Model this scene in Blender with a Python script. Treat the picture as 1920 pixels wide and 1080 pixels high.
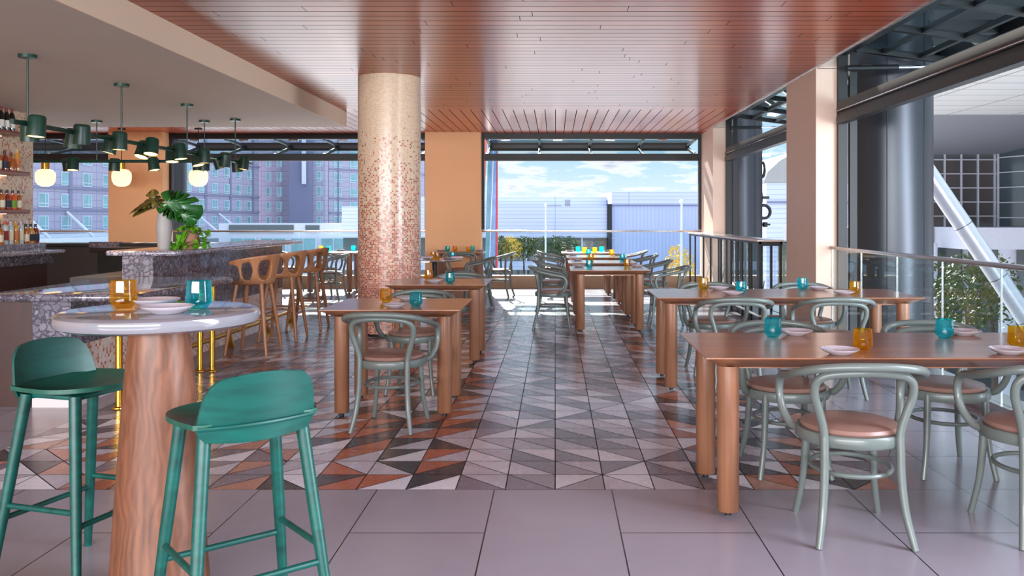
import bpy, bmesh, math, random
from mathutils import Vector, Matrix
random.seed(7)
R = math.radians
PI = math.pi
C = bpy.context.scene.collection
for o in list(bpy.data.objects): bpy.data.objects.remove(o)

# ---------------------------------------------------------------- camera, sky, sun, exposure
EYE = 1.38
cam_d = bpy.data.cameras.new('camera'); cam = bpy.data.objects.new('camera', cam_d); C.objects.link(cam)
cam.location = (0, 0, EYE); cam.rotation_euler = (PI/2, 0, 0)
cam_d.sensor_width = 36; cam_d.lens = 30
cam_d.shift_x = -81/1920; cam_d.shift_y = -131/1920
cam_d.clip_start = .05; cam_d.clip_end = 1500
sc = bpy.context.scene
sc.camera = cam
sc.view_settings.view_transform = 'Standard'; sc.view_settings.look = 'None'
sc.view_settings.gamma = 1; sc.view_settings.use_curve_mapping = False
sc.view_settings.exposure = 1.1
F = 1600.0
def px2w(px, py, z=None, Y=None):
    """a pixel of the 1920x1080 frame to a point on the plane z or at the depth Y"""
    if Y is None: Y = F*(EYE-z)/(py-409.0)
    if z is None: z = EYE-(py-409.0)*Y/F
    return Vector(((px-1041.0)*Y/F, Y, z))

def lin(c):
    return tuple(((v/255)/12.92 if v/255 <= .04045 else ((v/255+.055)/1.055)**2.4) for v in c)
def col4(c): return (*lin(c), 1)

world = bpy.data.worlds.new('sky'); sc.world = world; world.use_nodes = True
nt = world.node_tree; N = nt.nodes; L = nt.links; N.clear()
def wn(t, **k):
    n = N.new(t)
    for a, v in k.items(): setattr(n, a, v)
    return n
out = wn('ShaderNodeOutputWorld'); bg = wn('ShaderNodeBackground'); L.new(bg.outputs[0], out.inputs[0])
tc = wn('ShaderNodeTexCoord'); sep = wn('ShaderNodeSeparateXYZ'); L.new(tc.outputs['Generated'], sep.inputs[0])
ramp = wn('ShaderNodeValToRGB'); L.new(sep.outputs[2], ramp.inputs[0])
e = ramp.color_ramp.elements
e[0].position = 0.0; e[0].color = col4((222, 232, 240))
e[1].position = .30; e[1].color = col4((150, 190, 225))
e2 = ramp.color_ramp.elements.new(.07); e2.color = col4((172, 208, 232))
mp = wn('ShaderNodeMapping'); mp.inputs['Scale'].default_value = (19, 19, 90); mp.inputs['Location'].default_value = (1.3, 0, .7)
L.new(tc.outputs['Generated'], mp.inputs[0])
nz = wn('ShaderNodeTexNoise'); nz.inputs['Scale'].default_value = 1.0; nz.inputs['Detail'].default_value = 7; nz.inputs['Roughness'].default_value = .58
L.new(mp.outputs[0], nz.inputs[0])
cr = wn('ShaderNodeValToRGB'); cr.color_ramp.elements[0].position = .47; cr.color_ramp.elements[1].position = .60
L.new(nz.outputs[0], cr.inputs[0])
cr2 = wn('ShaderNodeValToRGB')
cr2.color_ramp.elements[0].position = .52; cr2.color_ramp.elements[0].color = col4((250, 250, 250))
cr2.color_ramp.elements[1].position = .72; cr2.color_ramp.elements[1].color = col4((165, 180, 205))
L.new(nz.outputs[0], cr2.inputs[0])
mx = wn('ShaderNodeMixRGB'); L.new(cr.outputs[0], mx.inputs[0]); L.new(ramp.outputs[0], mx.inputs[1]); L.new(cr2.outputs[0], mx.inputs[2])
L.new(mx.outputs[0], bg.inputs[0])
mr = wn('ShaderNodeMapRange'); L.new(sep.outputs[2], mr.inputs[0])       # the high sky is brighter than the band at the horizon
mr.inputs[1].default_value = .12; mr.inputs[2].default_value = .55; mr.inputs[3].default_value = .60; mr.inputs[4].default_value = 1.5
L.new(mr.outputs[0], bg.inputs[1])

sun_d = bpy.data.lights.new('sun', 'SUN'); sun = bpy.data.objects.new('sun', sun_d); C.objects.link(sun)
sun_d.energy = 9; sun_d.angle = R(.8); sun_d.color = (1, .95, .86)
sun.rotation_euler = Vector((.16, -1, -.60)).to_track_quat('-Z', 'Y').to_euler()

def area(name, loc, rot, sx, sy, power, color):
    d = bpy.data.lights.new(name, 'AREA'); d.shape = 'RECTANGLE'; d.size = sx; d.size_y = sy; d.energy = power; d.color = color
    o = bpy.data.objects.new(name, d); C.objects.link(o); o.location = loc; o.rotation_euler = rot
    return o

# added lamps standing in for daylight, behind the viewer and out of view right
area('window_daylight', (-3.6, -7.5, 2.25), (PI/2, 0, 0), 14, 1.5, 1150, (.97, .97, 1))
area('side_daylight', (6.6, 1.6, 2.3), Vector((-.80, .60, -.10)).to_track_quat('-Z', 'Z').to_euler(), 6.5, 2.4, 620, (.80, .88, 1))

# ---------------------------------------------------------------- materials
MATS = {}
def newmat(name):
    m = bpy.data.materials.new(name); m.use_nodes = True
    MATS[name] = m
    n = m.node_tree.nodes; l = m.node_tree.links
    return m, n, l, n['Principled BSDF']
def nd(n, t, **k):
    x = n.new(t)
    for a, v in k.items(): setattr(x, a, v)
    return x
def math_n(n, l, op, a, b=None, c=None):
    x = n.new('ShaderNodeMath'); x.operation = op
    for i, v in enumerate((a, b, c)):
        if v is None: continue
        if isinstance(v, (int, float)): x.inputs[i].default_value = v
        else: l.new(v, x.inputs[i])
    return x.outputs[0]
def mix_n(n, l, f, a, b, blend='MIX'):
    x = n.new('ShaderNodeMixRGB'); x.blend_type = blend
    for i, v in enumerate((f, a, b)):
        if isinstance(v, (int, float)): x.inputs[i].default_value = v
        elif isinstance(v, tuple): x.inputs[i].default_value = v
        else: l.new(v, x.inputs[i])
    return x.outputs[0]
def plain(name, c, rough=.5, metal=0, var=.08, scale=8, bump=0, coat=0, spec=.5):
    m, n, l, b = newmat(name)
    t = nd(n, 'ShaderNodeTexCoord'); z = nd(n, 'ShaderNodeTexNoise'); z.inputs['Scale'].default_value = scale; z.inputs['Detail'].default_value = 4
    l.new(t.outputs['Object'], z.inputs[0])
    c4 = col4(c)
    dk = tuple(v*(1-var) for v in c4[:3])+(1,); lt = tuple(min(1, v*(1+var)) for v in c4[:3])+(1,)
    l.new(mix_n(n, l, z.outputs[0], dk, lt), b.inputs['Base Color'])
    b.inputs['Roughness'].default_value = rough; b.inputs['Metallic'].default_value = metal
    b.inputs['Coat Weight'].default_value = coat; b.inputs['Specular IOR Level'].default_value = spec
    if bump:
        bp = nd(n, 'ShaderNodeBump'); bp.inputs['Strength'].default_value = bump; bp.inputs['Distance'].default_value = .002
        l.new(z.outputs[0], bp.inputs['Height']); l.new(bp.outputs[0], b.inputs['Normal'])
    return m
def wood(name, c1, c2, axis='x', rough=.35, coat=.15, fine=60, bump=.1, figure=0.0):
    m, n, l, b = newmat(name)
    t = nd(n, 'ShaderNodeTexCoord'); oi = nd(n, 'ShaderNodeObjectInfo')
    add = nd(n, 'ShaderNodeVectorMath', operation='ADD'); l.new(t.outputs['Object'], add.inputs[0]); 
    sc_ = nd(n, 'ShaderNodeVectorMath', operation='SCALE'); l.new(oi.outputs['Location'], sc_.inputs[0]); sc_.inputs['Scale'].default_value = .37
    l.new(sc_.outputs[0], add.inputs[1])
    mp = nd(n, 'ShaderNodeMapping'); s = {'x': (1.2, 14, 14), 'y': (14, 1.2, 14), 'z': (14, 14, 1.0)}[axis]
    mp.inputs['Scale'].default_value = s; l.new(add.outputs[0], mp.inputs[0])
    z = nd(n, 'ShaderNodeTexNoise'); z.inputs['Scale'].default_value = 1.2; z.inputs['Detail'].default_value = 5; z.inputs['Distortion'].default_value = .6+figure
    l.new(mp.outputs[0], z.inputs[0])
    mp2 = nd(n, 'ShaderNodeMapping'); s2 = tuple(v*(fine/14 if v > 2 else 2.5) for v in s); mp2.inputs['Scale'].default_value = s2; l.new(add.outputs[0], mp2.inputs[0])
    z2 = nd(n, 'ShaderNodeTexNoise'); z2.inputs['Scale'].default_value = 1.0; z2.inputs['Detail'].default_value = 3; l.new(mp2.outputs[0], z2.inputs[0])
    r1 = nd(n, 'ShaderNodeValToRGB'); r1.color_ramp.elements[0].position = .3; r1.color_ramp.elements[1].position = .7
    r1.color_ramp.elements[0].color = col4(c1); r1.color_ramp.elements[1].color = col4(c2); 
    fac = math_n(n, l, 'ADD', math_n(n, l, 'MULTIPLY', z.outputs[0], .65), math_n(n, l, 'MULTIPLY', z2.outputs[0], .35))
    if figure:
        w = nd(n, 'ShaderNodeTexWave'); w.inputs['Scale'].default_value = 5; w.inputs['Distortion'].default_value = 14; w.inputs['Detail'].default_value = 3
        mp3 = nd(n, 'ShaderNodeMapping'); mp3.inputs['Scale'].default_value = (2.2, 2.2, .8); l.new(add.outputs[0], mp3.inputs[0]); l.new(mp3.outputs[0], w.inputs[0])
        fac = math_n(n, l, 'ADD', math_n(n, l, 'MULTIPLY', fac, .85), math_n(n, l, 'MULTIPLY', w.outputs['Fac'], .15))
    l.new(fac, r1.inputs[0]); l.new(r1.outputs[0], b.inputs['Base Color'])
    b.inputs['Roughness'].default_value = rough; b.inputs['Coat Weight'].default_value = coat; b.inputs['Coat Roughness'].default_value = .12
    bp = nd(n, 'ShaderNodeBump'); bp.inputs['Strength'].default_value = bump; bp.inputs['Distance'].default_value = .001
    l.new(z2.outputs[0], bp.inputs['Height']); l.new(bp.outputs[0], b.inputs['Normal'])
    return m
def glass_sheet(name, tint=(.93, .97, .97), refl=1.0):
    m, n, l, b = newmat(name); n.remove(b)
    o = n['Material Output']; fr = nd(n, 'ShaderNodeFresnel'); fr.inputs[0].default_value = 1.5
    tr = nd(n, 'ShaderNodeBsdfTransparent'); tr.inputs[0].default_value = (*tint, 1)
    gl = nd(n, 'ShaderNodeBsdfGlossy'); gl.inputs['Roughness'].default_value = .02
    mxs = nd(n, 'ShaderNodeMixShader'); geo = nd(n, 'ShaderNodeNewGeometry'); l.new(math_n(n, l, 'MULTIPLY', math_n(n, l, 'MULTIPLY', fr.outputs[0], refl), math_n(n, l, 'SUBTRACT', 1, geo.outputs['Backfacing'])), mxs.inputs[0]); l.new(tr.outputs[0], mxs.inputs[1]); l.new(gl.outputs[0], mxs.inputs[2])
    l.new(mxs.outputs[0], o.inputs[0]); return m
def tinted_glass(name, c, rough=.02):
    m, n, l, b = newmat(name); n.remove(b)
    o = n['Material Output']; fr = nd(n, 'ShaderNodeFresnel'); fr.inputs[0].default_value = 1.5
    lw = nd(n, 'ShaderNodeLayerWeight'); lw.inputs[0].default_value = .55
    c4 = col4(c)
    tr = nd(n, 'ShaderNodeBsdfTransparent')
    l.new(mix_n(n, l, lw.outputs['Facing'], tuple(v**.15 if v > .02 else .42 for v in c4[:3])+(1,), tuple(v**.45*.95 if v > .02 else .12 for v in c4[:3])+(1,)), tr.inputs[0])
    df = nd(n, 'ShaderNodeBsdfTranslucent'); df.inputs[0].default_value = c4
    gl = nd(n, 'ShaderNodeBsdfGlossy'); gl.inputs['Roughness'].default_value = rough
    m0 = nd(n, 'ShaderNodeMixShader'); m0.inputs[0].default_value = .24; l.new(tr.outputs[0], m0.inputs[1]); l.new(df.outputs[0], m0.inputs[2])
    m1 = nd(n, 'ShaderNodeMixShader'); geo = nd(n, 'ShaderNodeNewGeometry'); l.new(math_n(n, l, 'MULTIPLY', fr.outputs[0], math_n(n, l, 'SUBTRACT', 1, geo.outputs['Backfacing'])), m1.inputs[0]); l.new(m0.outputs[0], m1.inputs[1]); l.new(gl.outputs[0], m1.inputs[2])
    l.new(m1.outputs[0], o.inputs[0]); return m
def terrazzo(name, base, chip_a, chip_b, scale=14, rough=.15):
    m, n, l, b = newmat(name)
    t = nd(n, 'ShaderNodeTexCoord')
    ds = nd(n, 'ShaderNodeTexNoise'); ds.inputs['Scale'].default_value = 22; l.new(t.outputs['Object'], ds.inputs[0])
    dv = nd(n, 'ShaderNodeVectorMath', operation='SCALE'); l.new(ds.outputs['Color'], dv.inputs[0]); dv.inputs['Scale'].default_value = .03
    ad = nd(n, 'ShaderNodeVectorMath', operation='ADD'); l.new(t.outputs['Object'], ad.inputs[0]); l.new(dv.outputs[0], ad.inputs[1])
    def chips(s, th, seedoff):
        of = nd(n, 'ShaderNodeVectorMath', operation='ADD'); l.new(ad.outputs[0], of.inputs[0]); of.inputs[1].default_value = (seedoff, seedoff*1.7, 0)
        v1 = nd(n, 'ShaderNodeTexVoronoi', feature='F1'); v1.inputs['Scale'].default_value = s; l.new(of.outputs[0], v1.inputs[0])
        v2 = nd(n, 'ShaderNodeTexVoronoi', feature='DISTANCE_TO_EDGE'); v2.inputs['Scale'].default_value = s; l.new(of.outputs[0], v2.inputs[0])
        rnd = nd(n, 'ShaderNodeSeparateColor'); l.new(v1.outputs['Color'], rnd.inputs[0])
        thr = math_n(n, l, 'MULTIPLY_ADD', rnd.outputs[0], .22, th)
        return math_n(n, l, 'GREATER_THAN', v2.outputs['Distance'], thr), rnd.outputs[1]
    k1, r1 = chips(scale, .03, 0); k2, r2 = chips(scale*2.6, .12, 3.1)
    c = mix_n(n, l, k2, col4(base), mix_n(n, l, r2, col4(chip_b), col4(chip_a)))
    c = mix_n(n, l, k1, c, mix_n(n, l, r1, col4(chip_b), col4(chip_a)))
    l.new(c, b.inputs['Base Color']); b.inputs['Roughness'].default_value = rough; b.inputs['Coat Weight'].default_value = .3
    b.inputs['Coat Roughness'].default_value = .05
    return m
def mosaic(name, pale, reds, tile, zlo, zhi, plo, phi, grout=(205, 190, 175), rough=.22):
    """small square tiles on UVs in metres; the share of red tiles falls from plo at zlo to phi at zhi"""
    m, n, l, b = newmat(name)
    t = nd(n, 'ShaderNodeTexCoord'); sp = nd(n, 'ShaderNodeSeparateXYZ'); l.new(t.outputs['UV'], sp.inputs[0])
    u = math_n(n, l, 'DIVIDE', sp.outputs[0], tile); v = math_n(n, l, 'DIVIDE', sp.outputs[1], tile)
    fu = math_n(n, l, 'FLOOR', u); fv = math_n(n, l, 'FLOOR', v)
    cb = nd(n, 'ShaderNodeCombineXYZ'); l.new(fu, cb.inputs[0]); l.new(fv, cb.inputs[1])
    w = nd(n, 'ShaderNodeTexWhiteNoise'); l.new(cb.outputs[0], w.inputs[0]); sc_ = nd(n, 'ShaderNodeSeparateColor'); l.new(w.outputs['Color'], sc_.inputs[0])
    cl = nd(n, 'ShaderNodeTexNoise'); cl.inputs['Scale'].default_value = .22; cl.inputs['Detail'].default_value = 2; l.new(cb.outputs[0], cl.inputs[0])
    mr = nd(n, 'ShaderNodeMapRange'); l.new(sp.outputs[1], mr.inputs[0])
    mr.inputs[1].default_value = zlo; mr.inputs[2].default_value = zhi; mr.inputs[3].default_value = plo; mr.inputs[4].default_value = phi
    p = math_n(n, l, 'ADD', mr.outputs[0], math_n(n, l, 'MULTIPLY', math_n(n, l, 'SUBTRACT', cl.outputs[0], .5), .5))
    isred = math_n(n, l, 'LESS_THAN', sc_.outputs[0], p)
    rr = nd(n, 'ShaderNodeValToRGB'); rr.color_ramp.interpolation = 'CONSTANT'
    els = rr.color_ramp.elements; els[0].color = col4(reds[0]); els[1].position = .33; els[1].color = col4(reds[1])
    ee = els.new(.62); ee.color = col4(reds[2]); l.new(sc_.outputs[1], rr.inputs[0])
    pl = mix_n(n, l, sc_.outputs[2], col4(pale), tuple(v*.80 for v in col4(pale)[:3])+(1,))
    c = mix_n(n, l, isred, pl, rr.outputs[0])
    def edge(x): 
        f = math_n(n, l, 'FRACT', x); return math_n(n, l, 'GREATER_THAN', math_n(n, l, 'ABSOLUTE', math_n(n, l, 'SUBTRACT', f, .5)), .44)
    g = math_n(n, l, 'MAXIMUM', edge(u), edge(v))
    l.new(mix_n(n, l, g, c, col4(grout)), b.inputs['Base Color'])
    l.new(math_n(n, l, 'MULTIPLY_ADD', g, .5, rough), b.inputs['Roughness'])
    bp = nd(n, 'ShaderNodeBump'); bp.inputs['Distance'].default_value = .001; bp.inputs['Strength'].default_value = .4; bp.invert = True
    l.new(g, bp.inputs['Height']); l.new(bp.outputs[0], b.inputs['Normal'])
    return m
def planks(name, c1, c2, width, ysplit):
    """boards along X in front of ysplit, along Y behind it; dark joints"""
    m, n, l, b = newmat(name)
    t = nd(n, 'ShaderNodeTexCoord'); sp = nd(n, 'ShaderNodeSeparateXYZ'); l.new(t.outputs['Object'], sp.inputs[0])
    far = math_n(n, l, 'GREATER_THAN', sp.outputs[1], ysplit)
    def pick(a, b_): return math_n(n, l, 'ADD', math_n(n, l, 'MULTIPLY', a, math_n(n, l, 'SUBTRACT', 1, far)), math_n(n, l, 'MULTIPLY', b_, far))
    across = pick(sp.outputs[1], sp.outputs[0]); along = pick(sp.outputs[0], sp.outputs[1])
    q = math_n(n, l, 'DIVIDE', across, width); fl = math_n(n, l, 'FLOOR', q); fr = math_n(n, l, 'FRACT', q)
    gap = math_n(n, l, 'LESS_THAN', fr, .075)
    w = nd(n, 'ShaderNodeTexWhiteNoise'); w.noise_dimensions = '1D'; l.new(fl, w.inputs['W'])
    q2 = math_n(n, l, 'ADD', math_n(n, l, 'DIVIDE', along, 2.6), math_n(n, l, 'MULTIPLY', w.outputs[0], 9)); fl2 = math_n(n, l, 'FLOOR', q2)
    gap2 = math_n(n, l, 'LESS_THAN', math_n(n, l, 'FRACT', q2), .002)
    cb = nd(n, 'ShaderNodeCombineXYZ'); l.new(fl, cb.inputs[0]); l.new(fl2, cb.inputs[1])
    w2 = nd(n, 'ShaderNodeTexWhiteNoise'); l.new(cb.outputs[0], w2.inputs[0])
    cg = nd(n, 'ShaderNodeCombineXYZ'); l.new(math_n(n, l, 'MULTIPLY', along, 1.3), cg.inputs[0]); l.new(math_n(n, l, 'MULTIPLY', across, 40), cg.inputs[1]); l.new(w2.outputs[0], cg.inputs[2])
    g = nd(n, 'ShaderNodeTexNoise'); g.inputs['Scale'].default_value = 1; g.inputs['Detail'].default_value = 4; l.new(cg.outputs[0], g.inputs[0])
    f = math_n(n, l, 'ADD', math_n(n, l, 'MULTIPLY', g.outputs[0], .5), math_n(n, l, 'MULTIPLY', w2.outputs[0], .5))
    c = mix_n(n, l, f, col4(c1), col4(c2))
    gg = math_n(n, l, 'MAXIMUM', gap, gap2)
    c = mix_n(n, l, gg, c, col4((52, 24, 18)))
    l.new(c, b.inputs['Base Color']); b.inputs['Roughness'].default_value = .30; b.inputs['Coat Weight'].default_value = .4; b.inputs['Coat Roughness'].default_value = .14
    l.new(math_n(n, l, 'MULTIPLY_ADD', gg, -.2, .2), b.inputs['Coat Weight']); l.new(math_n(n, l, 'MULTIPLY_ADD', gg, -.26, .26), b.inputs['Specular IOR Level'])
    bp = nd(n, 'ShaderNodeBump'); bp.inputs['Distance'].default_value = .004; bp.inputs['Strength'].default_value = .5; bp.invert = True
    l.new(gg, bp.inputs['Height']); l.new(bp.outputs[0], b.inputs['Normal'])
    return m
def joints(name, c, jc, sx, sy, w=.006, rough=.5, offx=0, offy=0, stagger=0, coords='UV', var=.12, nscale=3, spec=.5, thick_y=None, metal=0):
    """rectangular cladding or floor slabs with thin joints, on UVs in metres"""
    m, n, l, b = newmat(name)
    t = nd(n, 'ShaderNodeTexCoord'); sp = nd(n, 'ShaderNodeSeparateXYZ'); l.new(t.outputs[coords], sp.inputs[0])
    u = math_n(n, l, 'DIVIDE', math_n(n, l, 'SUBTRACT', sp.outputs[0], offx), sx)
    v = math_n(n, l, 'DIVIDE', math_n(n, l, 'SUBTRACT', sp.outputs[1], offy), sy)
    if stagger:
        v = math_n(n, l, 'ADD', v, math_n(n, l, 'MULTIPLY', math_n(n, l, 'MODULO', math_n(n, l, 'ADD', math_n(n, l, 'FLOOR', u), 100), 2), stagger))
    def e(x, s, w_): return math_n(n, l, 'LESS_THAN', math_n(n, l, 'FRACT', math_n(n, l, 'ADD', x, w_/s/2)), w_/s)
    g = math_n(n, l, 'MAXIMUM', e(u, sx, w), e(v, sy, thick_y or w))
    cb = nd(n, 'ShaderNodeCombineXYZ'); l.new(math_n(n, l, 'FLOOR', u), cb.inputs[0]); l.new(math_n(n, l, 'FLOOR', v), cb.inputs[1])
    wn_ = nd(n, 'ShaderNodeTexWhiteNoise'); l.new(cb.outputs[0], wn_.inputs[0])
    z = nd(n, 'ShaderNodeTexNoise'); z.inputs['Scale'].default_value = nscale; z.inputs['Detail'].default_value = 6; l.new(t.outputs['Object'], z.inputs[0])
    f = math_n(n, l, 'ADD', math_n(n, l, 'MULTIPLY', z.outputs[0], .7), math_n(n, l, 'MULTIPLY', wn_.outputs[0], .3))
    c4 = col4(c)
    cc = mix_n(n, l, f, tuple(x*(1-var) for x in c4[:3])+(1,), tuple(x*(1+var) for x in c4[:3])+(1,))
    l.new(mix_n(n, l, g, cc, col4(jc)), b.inputs['Base Color'])
    l.new(math_n(n, l, 'MULTIPLY_ADD', z.outputs[0], .15, rough-.07), b.inputs['Roughness']); b.inputs['Specular IOR Level'].default_value = spec
    b.inputs['Metallic'].default_value = metal
    return m
def emis(name, c, s):
    m, n, l, b = newmat(name); b.inputs['Base Color'].default_value = col4(c)
    b.inputs['Emission Color'].default_value = col4(c); b.inputs['Emission Strength'].default_value = s; return m

M_WOOD = wood('oiled_oak_x', (128, 80, 54), (168, 112, 80), 'x', .28, .35)
M_WOODZ = wood('oiled_oak_z', (114, 73, 51), (152, 105, 77), 'z', .38, .1)
M_CONE = wood('figured_oak', (88, 50, 32), (134, 84, 58), 'z', .5, .05, figure=.8, bump=.4)
M_STOOLWOOD = wood('golden_oak', (140, 88, 56), (178, 122, 82), 'z', .4, .1)
M_TEAL = wood('teal_stained_ash', (0, 56, 50), (0, 88, 78), 'x', .42, .05, bump=.3)
M_TEALSEAT = wood('teal_stained_seat', (18, 70, 58), (34, 96, 78), 'x', .40, .05, bump=.2)
M_SAGE = plain('sage_lacquer', (98, 106, 102), .36, var=.06, coat=.15)
M_LEATHER = plain('rose_leather', (140, 108, 98), .33, var=.1, scale=5, bump=.1)
M_CEIL = planks('cherry_planks', (150, 58, 32), (190, 88, 52), .165, 13.2)
M_SOFFIT = plain('soffit_plaster', (206, 190, 176), .75, var=.04, scale=2)
M_FASCIA = plain('fascia_plaster', (222, 198, 172), .7, var=.03, scale=2)
M_WALL = plain('apricot_plaster', (236, 180, 132), .8, var=.03, scale=3)
M_PILLAR = plain('blush_plaster', (214, 184, 164), .55, var=.05, scale=6)
M_RETURN = plain('taupe_plaster', (186, 166, 148), .7, var=.03)
M_BLACK = plain('black_aluminium', (14, 14, 15), .5, .0, var=.1)
M_DKGREY = plain('dark_grey_aluminium', (48, 50, 50), .4, .5)
M_STEEL = plain('brushed_steel', (190, 186, 184), .25, 1, var=.05)
M_CHROME = plain('chrome', (215, 215, 218), .1, 1, var=.02)
M_BRASS = plain('polished_brass', (214, 164, 66), .16, 1, var=.05)
M_TERR = terrazzo('grey_terrazzo', (74, 67, 78), (138, 130, 141), (100, 93, 105), 19)
M_TERRF = terrazzo('pale_terrazzo_edge', (104, 98, 112), (186, 180, 190), (146, 140, 154), 24)
M_TERRTOP = plain('polished_counter', (150, 142, 144), .08, var=.12, scale=40, coat=.5)
M_MOS = mosaic('column_mosaic', (214, 184, 152), ((186, 104, 82), (206, 146, 122), (144, 74, 58)), .0205, .0, 2.9, 1.25, -.2)
M_MOSW = mosaic('wall_mosaic', (234, 208, 176), ((208, 130, 96), (214, 150, 116), (176, 92, 66)), .026, 0, 3, .25, .18)
M_MOSB = mosaic('bar_mosaic', (226, 208, 200), ((206, 132, 104), (216, 160, 136), (184, 106, 84)), .026, 0, 3, .34, .3)
M_CAB = wood('red_brown_veneer', (46, 20, 14), (64, 28, 18), 'z', .35, .2)
M_DARKCAB = plain('charcoal_panel', (46, 40, 38), .45, var=.1)
M_KERB = plain('tan_stone', (196, 168, 138), .6)
M_SHELF = plain('walnut_shelf', (142, 78, 52), .4)
M_GLASS = glass_sheet('clear_glass', (.90, .95, .95), 1.0)
M_LEAFGL = glass_sheet('window_glass', (.62, .74, .76), 1.3)
M_DKGLASS = plain('dark_reflective_glass', (72, 84, 88), .08, 0, var=.2, scale=.3, spec=1.0)
M_TEALGL = plain('teal_window_glass', (116, 160, 166), .12, .0, var=.45, scale=.35, spec=.8)
M_BLUE = tinted_glass('turquoise_glass', (20, 232, 244))
M_AMBER = tinted_glass('amber_glass', (255, 204, 36))
M_PLATE = plain('pale_lilac_stoneware', (186, 178, 186), .15, coat=.5, var=.03)
M_TOPGREY = plain('pale_grey_solid_surface', (130, 128, 135), .10, var=.03, scale=30, coat=.4)
M_GREEN = plain('dark_green_enamel', (20, 56, 44), .38, var=.05)
M_BULB = emis('warm_lamp', (255, 196, 110), 5.0)
M_GLOBE = emis('opal_globe', (255, 218, 176), .62)
M_LED = emis('lit_bottle_shelf_strip', (255, 214, 160), 2)
M_LEAFG = plain('monstera_green', (32, 92, 30), .28, var=.4, scale=14, coat=.3)
M_LEAFD = plain('bronzed_leaf', (96, 84, 32), .35, var=.6, scale=22)
M_POTHOS = plain('pothos_green', (96, 158, 30), .4, var=.5, scale=18)
M_STEM = plain('stem_green', (50, 84, 30), .5)
M_CERAMIC = plain('matte_grey_ceramic', (160, 154, 152), .5)
M_CLAY = plain('brown_clay', (150, 108, 84), .8, bump=.6, scale=40)
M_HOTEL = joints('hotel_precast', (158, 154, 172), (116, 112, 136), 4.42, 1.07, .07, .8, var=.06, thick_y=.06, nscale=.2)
M_HOTELD = plain('hotel_shaded_stone', (122, 122, 146), .8)  # darker bluish stone for courses, pilasters, bays and gutters
M_WHITEF = plain('white_window_frame', (206, 208, 218), .5)
M_METALB = joints('ribbed_white_metal', (204, 206, 228), (172, 174, 206), 9.0, .45, .12, .5, var=.05, nscale=.1, thick_y=.06)
M_METALV = joints('vertical_ribbed_metal', (182, 188, 218), (166, 172, 204), .45, 8, .08, .5, var=.05, nscale=.1)
M_PANELW = joints('white_soffit_panels', (224, 220, 214), (120, 118, 116), 2.6, 1.3, .05, .5, var=.03)
M_WHITEM = plain('white_metal_panel', (212, 212, 222), .4)
M_GREYC = plain('grey_column_cladding', (66, 69, 74), .36, .7, var=.06, scale=2)
M_TUBE = plain('silver_painted_tube', (190, 190, 196), .3, .5)
M_GROUND = plain('street_paving', (172, 172, 178), .8, scale=.2, var=.2)
M_TREE = plain('autumn_leaves', (70, 82, 32), .7, var=.7, scale=2.2)
M_TREEY = plain('yellow_leaves', (206, 168, 60), .7, var=.6, scale=3)
M_TRUNK = plain('bark', (70, 56, 44), .9)
M_RED = plain('red_panel', (196, 34, 52), .4)
M_SIGNTEAL = plain('teal_banner', (70, 130, 150), .3, var=.4, scale=3)
M_RAILCAP = plain('pale_stone_cap', (214, 196, 188), .2, coat=.3)
M_BRICK = joints('orange_brick', (190, 118, 84), (150, 96, 72), 1, .4, .05, .8, var=.1)
M_GREYCONC = plain('grey_panel', (146, 146, 150), .6)

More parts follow.
